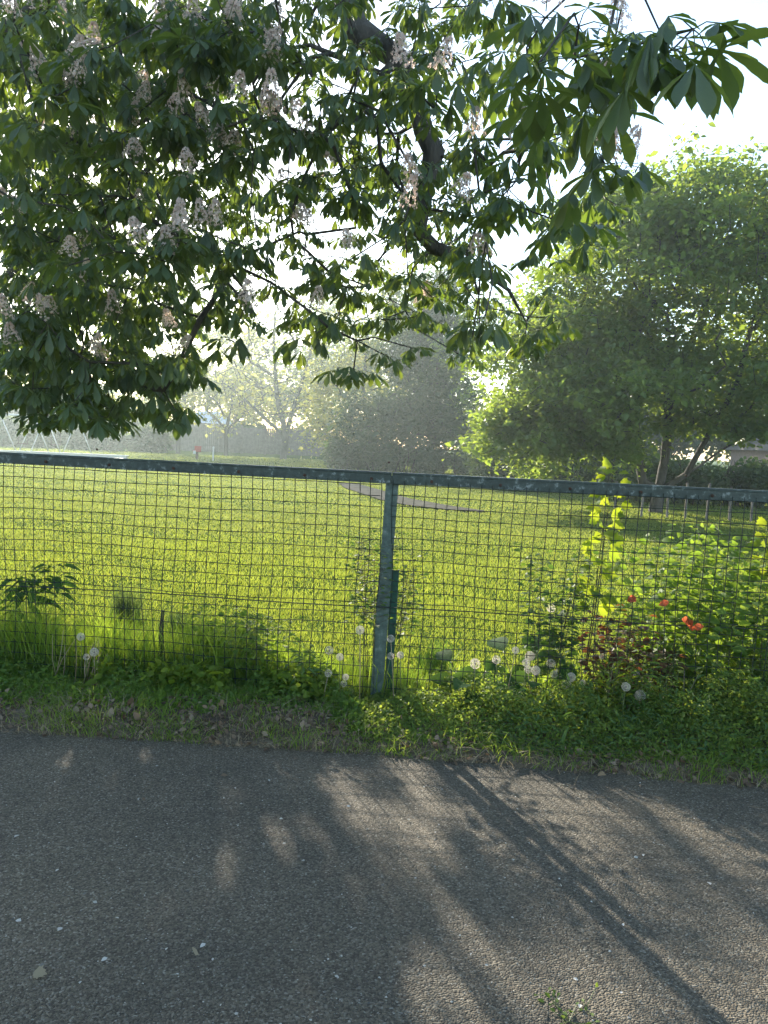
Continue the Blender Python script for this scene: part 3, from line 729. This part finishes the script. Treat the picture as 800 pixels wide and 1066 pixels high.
mb = MB(); mb.box((cx_-.06, 37.73, .36), (.12, .03, .16)); mb.build('panel', M_pale, rb)
mb = MB(); mb.tube([(cx_, 38, 0), (cx_, 38, .38)], .07, 8); mb.build('spring', M_bolt, rb)
def swing(px, Y_, lab):
    c = A(px, 480, Y_)[0]; hz = 1.75; o = empty('swing_frame', (c, Y_, 0), lab, 'swing', 'playground swing frames')
    for sx in (-1, 1):
        for sy in (-1, 1):
            mb = MB(); mb.tube([(c+sx*1.0+sy*.55, Y_+sy*.4, 0), (c+sx*1.0, Y_, hz)], .026, 8); mb.build('leg', M_pale, o, True)
    mb = MB(); mb.tube([(c-1.05, Y_, hz), (c+1.05, Y_, hz)], .045, 8); mb.build('crossbar', M_pale, o, True)
    s_ = MB(); s_.box((c, Y_, .5), (.42, .18, .03)); so_ = s_.build('swing_seat', M_bolt, o)
    for sx in (-1, 1):
        mb = MB(); mb.tube([(c+sx*.2, Y_, .5), (c+sx*.24, Y_, hz)], .012, 4); mb.build('chain', M_bolt, o)
    return o
swing(24, 34, 'left one of two pale swing frames in the hazy playground')
swing(58, 35.5, 'right one of two pale swing frames in the hazy playground')
a_ = A(-60, 470, 33); b_ = A(132, 470, 33)
lw = empty('low_wall', ((a_[0]+b_[0])/2, 33, 0), 'long low pale kerb wall in front of the swing frames', 'wall')
mb = MB(); mb.box(((a_[0]+b_[0])/2, 33, .09), (b_[0]-a_[0], .2, .16)); mb.build('wall', M_pale, lw)
mb = MB(); mb.box(((a_[0]+b_[0])/2, 33, .2), (b_[0]-a_[0]+.1, .26, .04)); mb.build('coping', M_pale, lw)
# bungalow seen under the maple at the right
c = A(868, 470, 32)
hs = empty('brick_house', (c[0], 33, 0), 'pinkish brick house with a grey roof glimpsed under the maple at the right edge', 'house')
zt = A(780, 467, 30)[2]; w_ = 5.6
mb = MB(); mb.box((c[0]+1, 34, zt/2), (w_*1.15, 5, zt)); mb.build('wall', M_brick, hs)
mb = MB(); x0, x1 = c[0]+1-w_*.62, c[0]+1+w_*.62
mb.add([(x0, 31.2, zt-.02), (x1, 31.2, zt-.02), (x1, 34, zt+.55), (x0, 34, zt+.55), (x0, 36.8, zt-.02), (x1, 36.8, zt-.02)], [np.array([[0, 1, 2, 3], [3, 2, 5, 4], [0, 4, 5, 1]]), np.array([[0, 3, 4], [1, 5, 2]])]); mb.build('roof', M_tile, hs)
mb = MB(); mb.box((c[0]+1, 31.15, zt-.08), (w_*1.26, .06, .12)); mb.build('gutter', M_pale, hs)
for k in (-1, 1):
    mb = MB(); mb.box((c[0]+1+k*1.6, 31.47, zt*.62), (1.1, .05, .9)); mb.build('window', M_pale, hs)
# stakes and wire fence under the maple
sf = empty('stake_fence', (6.3, 15.0, 0), 'low fence of thin pale stakes and wire in the shade under the maple', 'fence')
xs = []
for k, px in enumerate([640, 668, 695, 714, 736, 760, 783, 806, 830]):
    c = A(px, 535, 14.9); xs.append(c[0]); mb = MB()
    mb.tube([(c[0], 14.9, 0), (c[0]+.02*math.sin(k*2), 14.9, .68+.05*math.sin(k*5))], .022, 6); mb.build('stake', M_plank, sf)
mb = MB()
for z in (.25, .55): mb.tube([(xs[0], 14.88, z), (xs[4], 14.88, z-.02), (xs[-1], 14.88, z)], .004, 4)
mb.build('wire', M_wire, sf)

# ---------------------------------------------------------------- the wire fence
fe = empty('wire_mesh_fence', (FB[0], FB[1], 0), 'dark green wire mesh fence with a weathered metal top rail along the road', 'fence')
def FP(s_, z, off=0.): return FB + fdir*s_ + fn*off + np.array([0, 0, z])
PH = 1.085
zl = lambda s_: PH + .0 + (.012 if s_ < 0 else -.008)*abs(s_)/2
spans = [(-5.4, -2.72), (-2.72, .035), (.035, 2.68), (2.68, 5.4)]
for (s0, s1) in spans:
    mb = MB()
    a_, b_ = FP(s0+.003, zl(s0)), FP(s1-.003, zl(s1)); ax = unit(b_-a_); up = unit(np.cross(ax, -fn)); up = up if up[2] > 0 else -up
    Lr = np.linalg.norm(b_-a_); m_ = (a_+b_)/2
    # an angle section: upright flange facing the road with a horizontal flange behind it, edges softly rounded by a lip
    mb.box(m_, (Lr, .006, .046), ax, fn, up)
    mb.box(m_+up*.026+fn*.019, (Lr, .044, .006), ax, fn, up)
    mb.tube([a_+up*.0225-fn*.003, b_+up*.0225-fn*.003], .0038, 6)
    rail = mb.build('top_rail', M_rail, fe)
    for t in np.arange(.18, Lr, .31):
        bb = MB(); p = a_+ax*t - up*.004 - fn*.003; bb.tube([p, p-fn*.006, p-fn*.008], [.0075, .0075, .004], 8)
        o = bb.build('bolt', M_bolt, fe, False); o.parent = rail; o.location = (0, 0, 0)
for (s0, ln) in [(-2.72, 0), (0., .03), (2.68, 0), (-5.4, 0), (5.4, 0)]:
    mb = MB(); top = FP(s0+.035*(ln > 0)*1.1, PH+.012, .012); bot = FP(s0, -.12, .012)
    ax = unit(top-bot); X_ = unit(fdir - ax*(fdir@ax)); Y_ = np.cross(ax, X_); Lp_ = np.linalg.norm(top-bot); m_ = (top+bot)/2
    mb.box(m_-Y_*.0, (.058, .006, Lp_), X_, Y_, ax)
    mb.box(m_-X_*.026+Y_*.029, (.006, .052, Lp_), X_, Y_, ax)
    p_ = mb.build('post', M_post, fe)
    bb = MB(); q = top - ax*.03 - Y_*.004
    bb.tube([q, q-Y_*.012, q-Y_*.016], [.011, .011, .005], 6)
    bb.build('bolt', M_bolt, p_, False).location = (0, 0, 0)
    for c_ in p_.children: c_.location = (0, 0, 0)
stk = empty('metal_stake', tuple(FP(.058, 0, .05)), 'short dark green flat metal stake leaning against the back of the middle fence post', 'stake')
mb = MB(); bot = FP(.056, -.1, .05); top = FP(.066, .655, .05); ax = unit(top-bot); X_ = unit(fdir-ax*(fdir@ax)); Y_ = np.cross(ax, X_)
mb.box((bot+top)/2, (.036, .005, np.linalg.norm(top-bot)), X_, Y_, ax); mb.box((bot+top)/2+X_*.0155+Y_*.0165, (.005, .028, np.linalg.norm(top-bot)), X_, Y_, ax)
mb.build('bar', M_stake, stk)
def wmesh(s0, s1, seed):
    r = np.random.RandomState(seed); mb = MB(); o_ = []
    ph = r.uniform(0, 6, 6)
    def warp(s_, z):
        k = math.sin(math.pi*np.clip(z/PH, 0, 1))
        ds = .010*math.sin(s_*2.3+z*3.1+ph[0]) + .006*math.sin(s_*6.1+z*5+ph[1]) + .004*math.sin(z*11+s_*13+ph[4])
        dz = .008*math.sin(s_*1.9+ph[2]) + .005*math.sin(s_*5.3+z*4+ph[3]) + .003*math.sin(s_*17+z*9+ph[5])
        of = -.012 + .012*math.sin(s_*3+z*2+ph[4])*k
        return FP(s_+ds*k*1.0, max(-.05, z+dz*(.3+k)*.55), of)
    zs = np.arange(-.04, PH-.012, .06); nv = int((s1-s0-.02)/.05)
    for i in range(nv+1):
        s_ = s0+.01+i*.05+r.normal(0, .0012)
        V, F = tube([warp(s_, z) for z in np.append(zs, PH-.008)], .0019, 4); mb.add(V, F)
    k = 0; z = PH-.026
    while z > -.02:
        ss = np.arange(s0+.006, s1-.004, .05)
        V, F = tube([warp(s_, z)-fn*.0028 for s_ in ss], .0018, 4); mb.add(V, F)
        z -= .05
    return mb
for i, (s0, s1) in enumerate(spans):
    wmesh(s0, s1, 5+i).build('wire_mesh', M_wire, fe, True)
    for z in (.49,):
        mb = MB(); ss = np.linspace(s0, s1, 14); rr = np.random.RandomState(i)
        mb.tube([FP(s_, z+.004*math.sin(s_*4), -.018) for s_ in ss], .0026, 5); mb.build('tension_wire', M_wire, fe, True)
print('fence done')

# ---------------------------------------------------------------- verge plants
def spray(base, n, H, tmpl, size, seed, face=0., gap=.42, lean=(0, 0), spread=.1, upz=.2, zpow=1., zmin=.1, szvar=.25, droop=.1, tw=.035):
    """stems rising from base with leaves set along them: returns (stem MB, leaf V, F)"""
    r = np.random.RandomState(seed); mb = []; D, Nn, Pp, Sz = [], [], [], []
    for i in range(n):
        if i == 0 or n <= 3: mb.append(MB())
        a_ = r.uniform(0, 6.28); out = np.array([math.cos(a_), math.sin(a_), 0])*spread*r.uniform(.3, 1)
        h = H*(r.uniform(.6, 1) if n > 3 else r.uniform(.93, 1)); b0 = np.array(base)+out*.25
        tip = np.array(base)+out+np.array([lean[0], lean[1], 0])+np.array([0, 0, h])
        mid = (b0+tip)/2 + r.normal(0, spread*.12, 3)
        path = [b0*(1-t)**2+2*mid*t*(1-t)+tip*t*t for t in np.linspace(0, 1, 7)]
        mb[-1].tube(path, np.linspace(.0032, .001, 7)*max(.6, H*.9), 4)
        nl = max(4, int(h/(size*gap)))
        for k in range(nl):
            t = zmin+(1-zmin)*(k+.5)/nl
            p = b0*(1-t)**2+2*mid*t*(1-t)+tip*t*t
            for sgn in (0, math.pi):
                b_ = k*2.4+sgn+r.normal(0, .3); d = np.array([math.cos(b_), math.sin(b_), upz-droop*r.rand()+r.normal(0, .2)])
                D.append(d); Nn.append(np.array([r.normal(0, .45), r.normal(-face, .45), 1-face*.4])); Pp.append(p+unit(d)*(size*.15+tw*(.3+r.rand()))); mb[-1].tube([p, Pp[-1]], .0008, 3, cap=False); Sz.append(size*r.uniform(1-szvar, 1+szvar)*(1-.35*t))
    V, F = instance(*tmpl, basis(np.array(D), np.array(Nn)), np.array(Pp), np.array(Sz))
    return mb, V, F
def plant(name, base, n, H, tmpl, size, leafm, label, cat, seed, group=None, stemm=None, **kw):
    z = float(gh(base[0], base[1])); base = (base[0], base[1], z-.01)
    o = empty(name, base, label, cat, group); mb, V, F = spray(base, n, H, tmpl, size, seed, **kw)
    for q in mb: q.build('stems' if n > 3 else 'stem', stemm or M_stemg, o, True)
    mesh_np('leaves', V, F, leafm, o, smooth=True)
    return o
def at_row(px, off):       # point on the verge below picture column px, off metres behind the fence line
    x = A(px, 600, 3.5+off)[0]; x = x+.03*0
    return (x, float(fence_y(x))+off)
# tall sapling with lobed leaves right of the post
plant('sycamore_sapling', at_row(612, .12), 2, 1.27, T_lobed, .075, M_bright, 'tall thin young sapling with bright lobed leaves rising above the fence rail', 'sapling', 101, lean=(.10, 0), spread=.07, zmin=.42, face=.7, upz=-.1, gap=.75, stemm=M_twig)
plant('elder_shrub', at_row(700, .22), 22, .92, T_ovate, .07, M_herb, 'bushy green shrub behind the fence right of the tall sapling', 'shrub', 102, spread=.36, zmin=.12, face=.5, stemm=M_stemg)
plant('elder_shrub', at_row(775, .3), 24, .92, T_ovate, .07, M_herb, 'leafy green shrub at the right edge behind the fence', 'shrub', 103, spread=.36, zmin=.12, face=.5, stemm=M_stemg)
plant('young_sycamore', at_row(790, .1), 2, 1.05, T_lobed, .07, M_bright, 'short sapling with glowing yellow green leaves just under the rail at the right edge', 'sapling', 104, lean=(.03, 0), spread=.06, zmin=.7, face=.7, upz=-.1, gap=.75, stemm=M_twig)
plant('leggy_sapling', at_row(575, .15), 7, .80, T_ovate, .05, M_herbd, 'leggy dark leaved sapling left of the tall bright one', 'sapling', 105, spread=.2, lean=(.05, 0), zmin=.25, stemm=M_twig)
plant('small_leaved_sapling', at_row(392, .1), 6, .8, T_simple, .036, M_herbd, 'thin small leaved sapling growing up behind the middle fence post', 'sapling', 106, lean=(-.02, 0), spread=.2, zmin=.5, tw=.06, stemm=M_twig)
plant('bramble', at_row(640, .1), 12, .52, T_ovate, .055, M_brownl, 'bronze leaved bramble clump behind the mesh right of centre', 'bramble', 107, spread=.22, lean=(.06, 0), stemm=M_twig)
plant('bramble', at_row(690, .05), 6, .42, T_ovate, .065, M_brownl, 'bronze leaved bramble clump under the bushy green shrub', 'bramble', 108, spread=.2, stemm=M_twig)
# red leaves held by the brambles
for k, (px, py, s_) in enumerate([(655, 622, .03), (663, 622, .03), (697, 627, .028), (710, 645, .035), (722, 646, .035), (733, 652, .03), (716, 652, .03), (660, 668, .022)]):
    p = A(px, py, 3.33); o = empty('red_leaf', p, ['bright orange red leaf pair on the bramble just left of the bushy shrub', 'dull orange leaf between the two bright red leaf clusters', 'large orange red leaf cluster on the bramble under the shrub', 'small orange red leaf low on the left bramble'][0 if k < 2 else 1 if k == 2 else 2 if k < 7 else 3], 'leaf', 'red leaves on the brambles')
    d = np.array([[math.cos(k*2.), .3, -.25]]); V, F = instance(*T_ovate, basis(d, np.array([[.2, -1., .6]])), np.array([p]), s_*1.7)
    mesh_np('blade', V, F, M_redl, o, smooth=True)
# broad grey green leaves (burdock) behind the mesh
def rosette(base, n, Lr, tmpl, leafm, label, name, cat, seed, up=.7, wide=1., group=None, stem=.1):
    r = np.random.RandomState(seed); z = float(gh(base[0], base[1])); o = empty(name, (base[0], base[1], z-.01), label, cat, group)
    D, Nn, Pp, Sz = [], [], [], []; mb = MB()
    for k in range(n):
        a_ = k*2.4+r.normal(0, .2); el = up*r.uniform(.5, 1.2); d = np.array([math.cos(a_)*math.cos(el), math.sin(a_)*math.cos(el), math.sin(el)])
        st = stem*r.uniform(.6, 1.3); b0 = np.array([base[0], base[1], z-.01]); p = b0+d*st
        mb.tube([b0, (b0+p)/2+[0, 0, .005], p], [.0035, .003, .0022], 4)
        d2 = d.copy(); d2[2] = d[2]*.35
        D.append(d2); Nn.append(np.array([-math.cos(a_)*.3, -math.sin(a_)*.3-.8, .8])+r.normal(0, .15, 3)); Pp.append(p); Sz.append(Lr*r.uniform(.65, 1.1))
    V, F = instance(*tmpl, basis(np.array(D), np.array(Nn)), np.array(Pp), np.array(Sz)*wide)
    mb.build('stalks', M_stemg, o, True); mesh_np('leaves', V, F, leafm, o, smooth=True); return o
rosette(at_row(500, .1), 9, .15, T_ovate, M_broad, 'low clump of broad dull green leaves behind the mesh, the left of three', 'burdock', 'weed', 111, .9, stem=.2, group='burdock clumps')
rosette(at_row(548, .16), 10, .17, T_ovate, M_broad, 'large clump of broad dull green leaves directly behind the densest dandelion heads', 'burdock', 'weed', 112, .95, stem=.24, group='burdock clumps')
rosette(at_row(622, .1), 9, .14, T_ovate, M_broad, 'clump of broad dull green leaves at the foot of the tall sapling', 'burdock', 'weed', 113, .9, stem=.16, group='burdock clumps')
# dock plant with level dark leaves at the far left
plant('dock_plant', at_row(22, .25), 4, .55, T_dock, .13, M_broad, 'tall dark weed with long level leaves behind the mesh at the left edge', 'weed', 114, spread=.12, zmin=.72, upz=.05)
plant('nettle_clump', at_row(235, .12), 11, .46, T_ovate, .05, M_herb, 'dense nettle clump behind the mesh left of the middle post', 'nettles', 115, spread=.2, stemm=M_stemg)
plant('nettle_clump', at_row(275, .12), 10, .4, T_ovate, .045, M_herb, 'lighter yellow green nettle clump nearer the middle post', 'nettles', 116, spread=.18, stemm=M_stemg)
plant('thistle', at_row(310, -.05), 5, .3, T_lance, .06, M_herbd, 'grey green pointed weed standing before the mesh left of the post', 'weed', 117, spread=.08)
plant('goosegrass_clump', at_row(672, -.12), 9, .42, T_lance, .05, M_herb, 'goosegrass with whorls of narrow pale leaves scrambling up the mesh at right', 'weed', 118, spread=.2)
plant('goosegrass_clump', at_row(755, -.1), 10, .36, T_lance, .05, M_herbd, 'dark dense goosegrass at the right edge before the mesh', 'weed', 119, spread=.25)
plant('willowherb', at_row(640, -.1), 4, .3, T_lance, .07, M_bright, 'bright yellow green weed with upright pointed leaves below the tall sapling', 'weed', 120, spread=.07, upz=.9)
for k, (px, of, h, nn, lab) in enumerate([(122, 1.35, .26, 220, 'dark rush tuft on the lawn at the left'), (180, 1.2, .15, 90, 'small dark grass tuft right of the rush tuft'), (457, .5, .24, 160, 'dark upright grass tuft just right of the middle post'),
                                           (25, .12, .3, 90, 'light green coarse grass tuft at the left edge'), (190, .0, .18, 120, 'fresh green grass tuft on the verge below the nettles')]):
    b = at_row(px, of); rr = np.random.RandomState(200+k)
    x = b[0]+rr.normal(0, .05, nn); y = b[1]+rr.normal(0, .04, nn)
    o = blades('grass_tuft', x, y, h*rr.uniform(.6, 1.1, nn), .006, [M_leafd, M_leafd, M_herbd, M_herb, M_herb][k], .35, seed=210+k, seg=4)
    tag(o, lab, 'grass tuft', 'grass tufts')
# stump of an old wooden stake
p = at_row(162, .1); st = empty('wooden_stub', (p[0], p[1], 0), 'short weathered wooden stub standing in the tall grass at the left', 'stake')
mb = MB(); mb.tube([(p[0], p[1], -.05), (p[0]+.004, p[1], .3), (p[0]+.01, p[1], .385)], [.012, .011, .007], 6); mb.build('stick', M_twig, st)

# ground cover in front of the fence: thousands of small leaves on creeping stems
def cover(name, n, xr, yfun, hfun, size, leafm, label, seed, tmpl=T_simple, up=.5):
    r = np.random.RandomState(seed); x = r.uniform(*xr, n); y = yfun(x, r); hm_ = hfun(x, y)
    k = hm_ > .004; x, y, hm_ = x[k], y[k], hm_[k]; n = len(x)
    z = gh(x, y) + hm_*r.rand(n)**.6
    d = r.normal(0, 1, (n, 3)); d[:, 2] = d[:, 2]*.5+up*.4; nr = r.normal(0, .5, (n, 3)); nr[:, 2] += 1; nr[:, 1] -= .2
    V, F = instance(*tmpl, basis(d, nr), np.stack([x, y, z], -1), size*np.exp(r.normal(0, .3, n)))
    return tag(mesh_np(name, V, F, leafm, smooth=True), label, 'ground cover', kind='stuff')
def yv(x, r): 
    e = edge_y(x)+.07; f_ = fence_y(x)+.22; return e + r.rand(len(x))*(f_-e)
def hr(x, y):
    t = (y-edge_y(x))/(fence_y(x)-edge_y(x)); base = np.interp(x, [-.15, .0, .5, 1.1, 1.6, 3], [0, .08, .16, .2, .32, .36])
    return base*np.clip((t-.16)*1.9, 0, 1)*(.75+.5*wob(x*2.3, y*2.1, 2.2))
cover('chickweed', 60000, (-.12, 3.2), yv, hr, .0135, M_chick, 'mounds of small leaved creeping weeds in front of the fence right of the post', 301)
cover('cleavers', 15000, (.5, 3.2), yv, lambda x, y: hr(x, y)*1.25*(wob(x*1.3+2, y, 2) > -.3), .023, M_herbd, 'dark scrambling narrow leaved weeds on the right of the verge', 302, T_lance)
def hl(x, y):
    t = (y-edge_y(x))/(fence_y(x)-edge_y(x)); base = np.interp(x, [-3, -1.6, -1.0, -.35, -.02, .15], [.15, .14, .13, .16, .12, 0])
    bare = np.exp(-(((x+.55)/.5)**2 + ((t-.5)/.2)**2))
    return base*np.clip((t-.35)*1.6, 0, 1)*(.6+.8*wob(x*2.3, y*2.1, 2.2))*(1-bare)
cover('ground_ivy', 42000, (-3.2, .1), yv, hl, .0155, M_herb, 'low dark creeping weeds in front of the fence left of the post', 303)
cover('clover', 3500, (-1.35, -.2), lambda x, r: fence_y(x)-.02+r.normal(0, .06, len(x)), lambda x, y: .12*(wob(x*3, y, 2) > -.1), .032, M_bright, 'patch of round bright leaves at the foot of the mesh left of the post', 304)
def ylit(x, r): return edge_y(x)+np.abs(r.normal(.2, .13, len(x)))
cover('leaf_litter', 5200, (-3.2, 3.2), ylit, lambda x, y: .012*(1+0*x)*((wob(x*1.7+1, y*2, 2) > -.2) | (np.abs(x+.45) < .5)), .022, M_litter, 'brown dead leaf litter on the bare soil of the verge', 305)

# dandelion clocks
def dandelion_meshes():
    r = np.random.RandomState(9); V = []; F = []; n = 0
    N_ = 130; k = np.arange(N_)+.5; ph = np.arccos(1-2*k/N_); th = math.pi*(1+5**.5)*k
    for a_, b_ in zip(ph, th):
        d = np.array([math.sin(a_)*math.cos(b_), math.sin(a_)*math.sin(b_), math.cos(a_)]); s1 = unit(np.cross(d, [.3, .5, .8])); s2 = np.cross(d, s1)
        c = d*.017; 
        for j in range(5):
            t = j*1.2566; e = s1*math.cos(t)+s2*math.sin(t); g = np.cross(d, e)
            V += [c, c+e*.0065+d*.0045+g*.0007, c+e*.0065+d*.0045-g*.0007]; F.append([n, n+1, n+2]); n += 3
        V += [d*.002, d*.002+s1*.0004, c+s1*.0003, c]; 
        F.append([n, n+1, n+2]); n += 4
    return np.array(V), np.array(F)
DV, DF = dandelion_meshes(); head_me = None; core_me = None
clocks = [(98, 679, 0), (84, 663, 0), (90, 684, 1), (375, 656, 0), (343, 677, 1), (354, 684, 0), (342, 701, 1), (360, 705, 0), (358, 712, 1), (407, 665, 1), (407, 683, 1), (417, 682, 0), (537, 677, 0), (552, 683, 0), (548, 690, 1), (550, 697, 1), (574, 691, 1), (495, 691, 1), (558, 698, 0), (577, 702, 1), (595, 705, 0), (607, 711, 0), (628, 684, 0), (652, 715, 0), (667, 724, 0), (574, 633, 1), (517, 687, 1), (590, 713, 1), (663, 702, 1)]
where = ['pair of clocks over dry stalks at the left edge of the verge', 'upper clock over the dry stalks at the left', 'ragged clock at the left leaning on its neighbour',
 'highest white clock left of the middle post', 'faded clock far left of the middle post', 'round clock left of the post at half height', 'low faded clock left of the post', 'lower of the clocks close to the post foot', 'lowest ragged clock left of the post',
 'faded clock tucked behind the short green stake', 'ragged clock just right of the short green stake', 'full clock standing right of the short green stake', 'leftmost full clock before the broad leaves', 'big clock at the middle of the dense group', 'ragged clock under the big one in the dense group', 'second ragged clock low in the dense group',
 'grey clock at the right of the dense group', 'tattered clock alone among the broad leaves', 'small clock just right of the dense group', 'faded clock low between the dense group and the sapling', 'clock right of the dense group, on a short stem', 'round full clock left of the sapling foot', 'tall clock on a long stem beside the sapling', 'tattered clock on a dry stalk under the bramble', 'round clock low in front of the bramble', 'small faded clock high on the lawn behind the mesh', 'small tattered clock beside the leftmost full one', 'low faded clock in the weeds left of the sapling', 'half blown clock above the tattered one under the bramble']
for k, ((px, py, ragged), wl) in enumerate(zip(clocks, where)):
    Yd = float(fence_y(0)) + ([-.13, -.06, -.1][k % 3] if px < 450 else [-.05, .03, -.09][k % 3]) + (.7 if py < 640 else 0) - (.1 if px > 640 else 0)
    p = A(px, py, Yd - .0785*(px-400)/800*3.5); bx = p[0]+.03*math.sin(k*3.); by = p[1]+.02*math.cos(k*2.)
    z0 = float(gh(bx, by))-.01
    o = empty('dandelion_clock', (bx, by, z0), 'white dandelion: '+wl, 'dandelion', 'dandelion clocks on the verge')
    mb = MB(); mb.tube([(bx, by, z0), ((bx+p[0])/2+.008*math.sin(k), (by+p[1])/2, (z0+p[2])/2), (p[0], p[1], p[2]-.002)], [.0022, .002, .0017], 5); mb.build('stem', M_stemg if k % 3 else M_dry, o, True)
    rr = np.random.RandomState(k)
    if ragged:
        nf = len(DF)//6; kp = np.repeat(rr.rand(nf) < .55, 6); 
        hd = mesh_np('seed_head', DV, DF[kp], M_puff, o, offset=(0, 0, 0))
    elif head_me is None: hd = mesh_np('seed_head', DV, DF, M_puff, o, offset=(0, 0, 0)); head_me = hd.data
    else: hd = bpy.data.objects.new('seed_head', head_me); COL.objects.link(hd); hd.parent = o
    hd.location = Vector(p)-o.location; hd.scale = [.65+.45*rr.rand()]*3
    cm = MB(); cm.tube([(p[0], p[1], p[2]-.006), (p[0], p[1], p[2]-.002), (p[0], p[1], p[2]+.004)], [.0025, .0055, .002], 6); cm.build('core', M_twig, o, True)
# dry stalks fan at the left and right
for k, (px, n_, lab) in enumerate([(78, 9, 'fan of pale dry stalks leaning at the left under the dandelion clocks'), (45, 4, 'few pale dry stalks standing at the left edge'), (650, 6, 'pale dry stalks leaning in the weeds under the bramble'), (705, 5, 'long arching pale grass stalks at the right of the verge')]):
    b = at_row(px, -.08); z = float(gh(*b)); o = empty('dry_stalks', (b[0], b[1], z), lab, 'dry stalks'); mb = MB(); rr = np.random.RandomState(60+k)
    for i in range(n_):
        x = b[0]+rr.normal(0, .05); l_ = rr.uniform(-.02, .12); h = rr.uniform(.16, .28)
        mb.tube([(x, b[1], z-.01), (x+l_*.5, b[1]+rr.normal(0, .02), z+h*.55), (x+l_*1.1, b[1]+rr.normal(0, .03), z+h)], [.0022, .0018, .001], 4)
    mb.build('stalks', M_dry, o, True)

# ---------------------------------------------------------------- small things on the road
r = np.random.RandomState(91); n = 16000
y = r.uniform(.9, 3.05, n); x = r.uniform(-1, 1, n)*(.75*y+.4); k = y < edge_y(x)-.01; x, y = x[k], y[k]; n = len(x)
ic = np.array([(0, 0, .6), (1, 0, 0), (.2, .9, .05), (-.8, .5, -.02), (-.7, -.6, .04), (.3, -.95, 0)], float)
icf = np.array([[0, 1, 2], [0, 2, 3], [0, 3, 4], [0, 4, 5], [0, 5, 1]])
th = r.uniform(0, 6.28, n); Rm = np.zeros((n, 3, 3)); Rm[:, 0, 0] = np.cos(th); Rm[:, 0, 1] = -np.sin(th); Rm[:, 1, 0] = np.sin(th); Rm[:, 1, 1] = np.cos(th); Rm[:, 2, 2] = 1
V, F = instance(ic, icf, Rm, np.stack([x, y, np.full(n, -.002)], -1), np.minimum(.0009*np.exp(r.normal(0, .5, n)), .006)*np.where(r.rand(n) < .03, 1.8, 1))
tag(mesh_np('road_grit', V, F, M_pebble), 'loose pale grit scattered over the dark asphalt', 'grit', kind='stuff')
n = 420; y = r.uniform(1.2, 3.0, n)**1.0; x = r.uniform(-1, 1, n)*(.75*y+.3); k = y < edge_y(x)+.03; x, y = x[k], y[k]; n = len(x)
d = r.normal(0, 1, (n, 3)); d[:, 2] = .15; nr = r.normal(0, .25, (n, 3)); nr[:, 2] += 1
V, F = instance(*T_simple, basis(d, nr), np.stack([x, y, np.full(n, .002)], -1), .006*np.exp(r.normal(0, .4, n)))
tag(mesh_np('fallen_petals', V, F, M_white), 'tiny white fallen blossom petals scattered over the road', 'petals', kind='stuff')
for k, (px, py, s_, m_, lab) in enumerate([(35, 1014, .024, M_dry, 'pale torn leaf on the road near the lower left corner'), (60, 970, .014, M_white, 'small white petal cluster above the pale torn leaf'), (124, 957, .014, M_white, 'long white petal on the road at the lower left'),
    (112, 998, .012, M_white, 'little ring shaped white petal right of the torn leaf'), (149, 831, .014, M_litter, 'flat grey leaf scrap on the road at upper left'), (361, 840, .011, M_white, 'pale petal on the road straight below the post'), (740, 922, .015, M_white, 'white petal on the road at the right'), (22, 960, .014, M_white, 'white petal at the left edge of the road'), (214, 983, .013, M_white, 'white petal beside a dry twig on the road'), (200, 987, .03, M_dry, 'thin dry twig scrap on the road left of centre'), (230, 808, .02, M_litter, 'dark flat leaf on the road just below the verge')]):
    p = G(px, py, .002); rr = np.random.RandomState(k); d = np.array([[math.cos(k*1.3), math.sin(k*1.3), .05]])
    o = empty('fallen_leaf', p, lab, 'leaf', 'single fallen scraps on the road')
    V, F = instance(*(T_lobed if k == 0 else T_lance if k in (2, 9) else T_simple), basis(d, np.array([[.1, -.25, 1.]])), np.array([p+[0, 0, .002]]), s_*1.3)
    mesh_np('blade', V, F, m_, o, smooth=True)
p = G(600, 1058); plant('road_weed', (p[0], p[1]), 5, .03, T_simple, .016, M_herb, 'tiny green weed sprouting from the asphalt at the bottom edge', 'weed', 401, spread=.07, lean=(-.02, .01), upz=.3)

# ---------------------------------------------------------------- haze
m = bpy.data.materials.new('haze'); m.use_nodes = True; N = m.node_tree.nodes; N.clear()
out = N.new('ShaderNodeOutputMaterial'); pv = N.new('ShaderNodeVolumePrincipled')
pv.inputs['Color'].default_value = (.8, .95, .97, 1); pv.inputs['Density'].default_value = .0018; pv.inputs['Anisotropy'].default_value = .62
m.node_tree.links.new(pv.outputs[0], out.inputs['Volume'])
mb = MB(); mb.box((0, 0, 7.5), (420, 420, 17.4)); hz = mb.build('haze', m)
tag(hz, 'thin sunlit morning haze over the field', 'haze', kind='stuff')
print('objects', len(bpy.data.objects), 'polys', sum(len(o.data.polygons) for o in bpy.data.objects if o.type == 'MESH'))
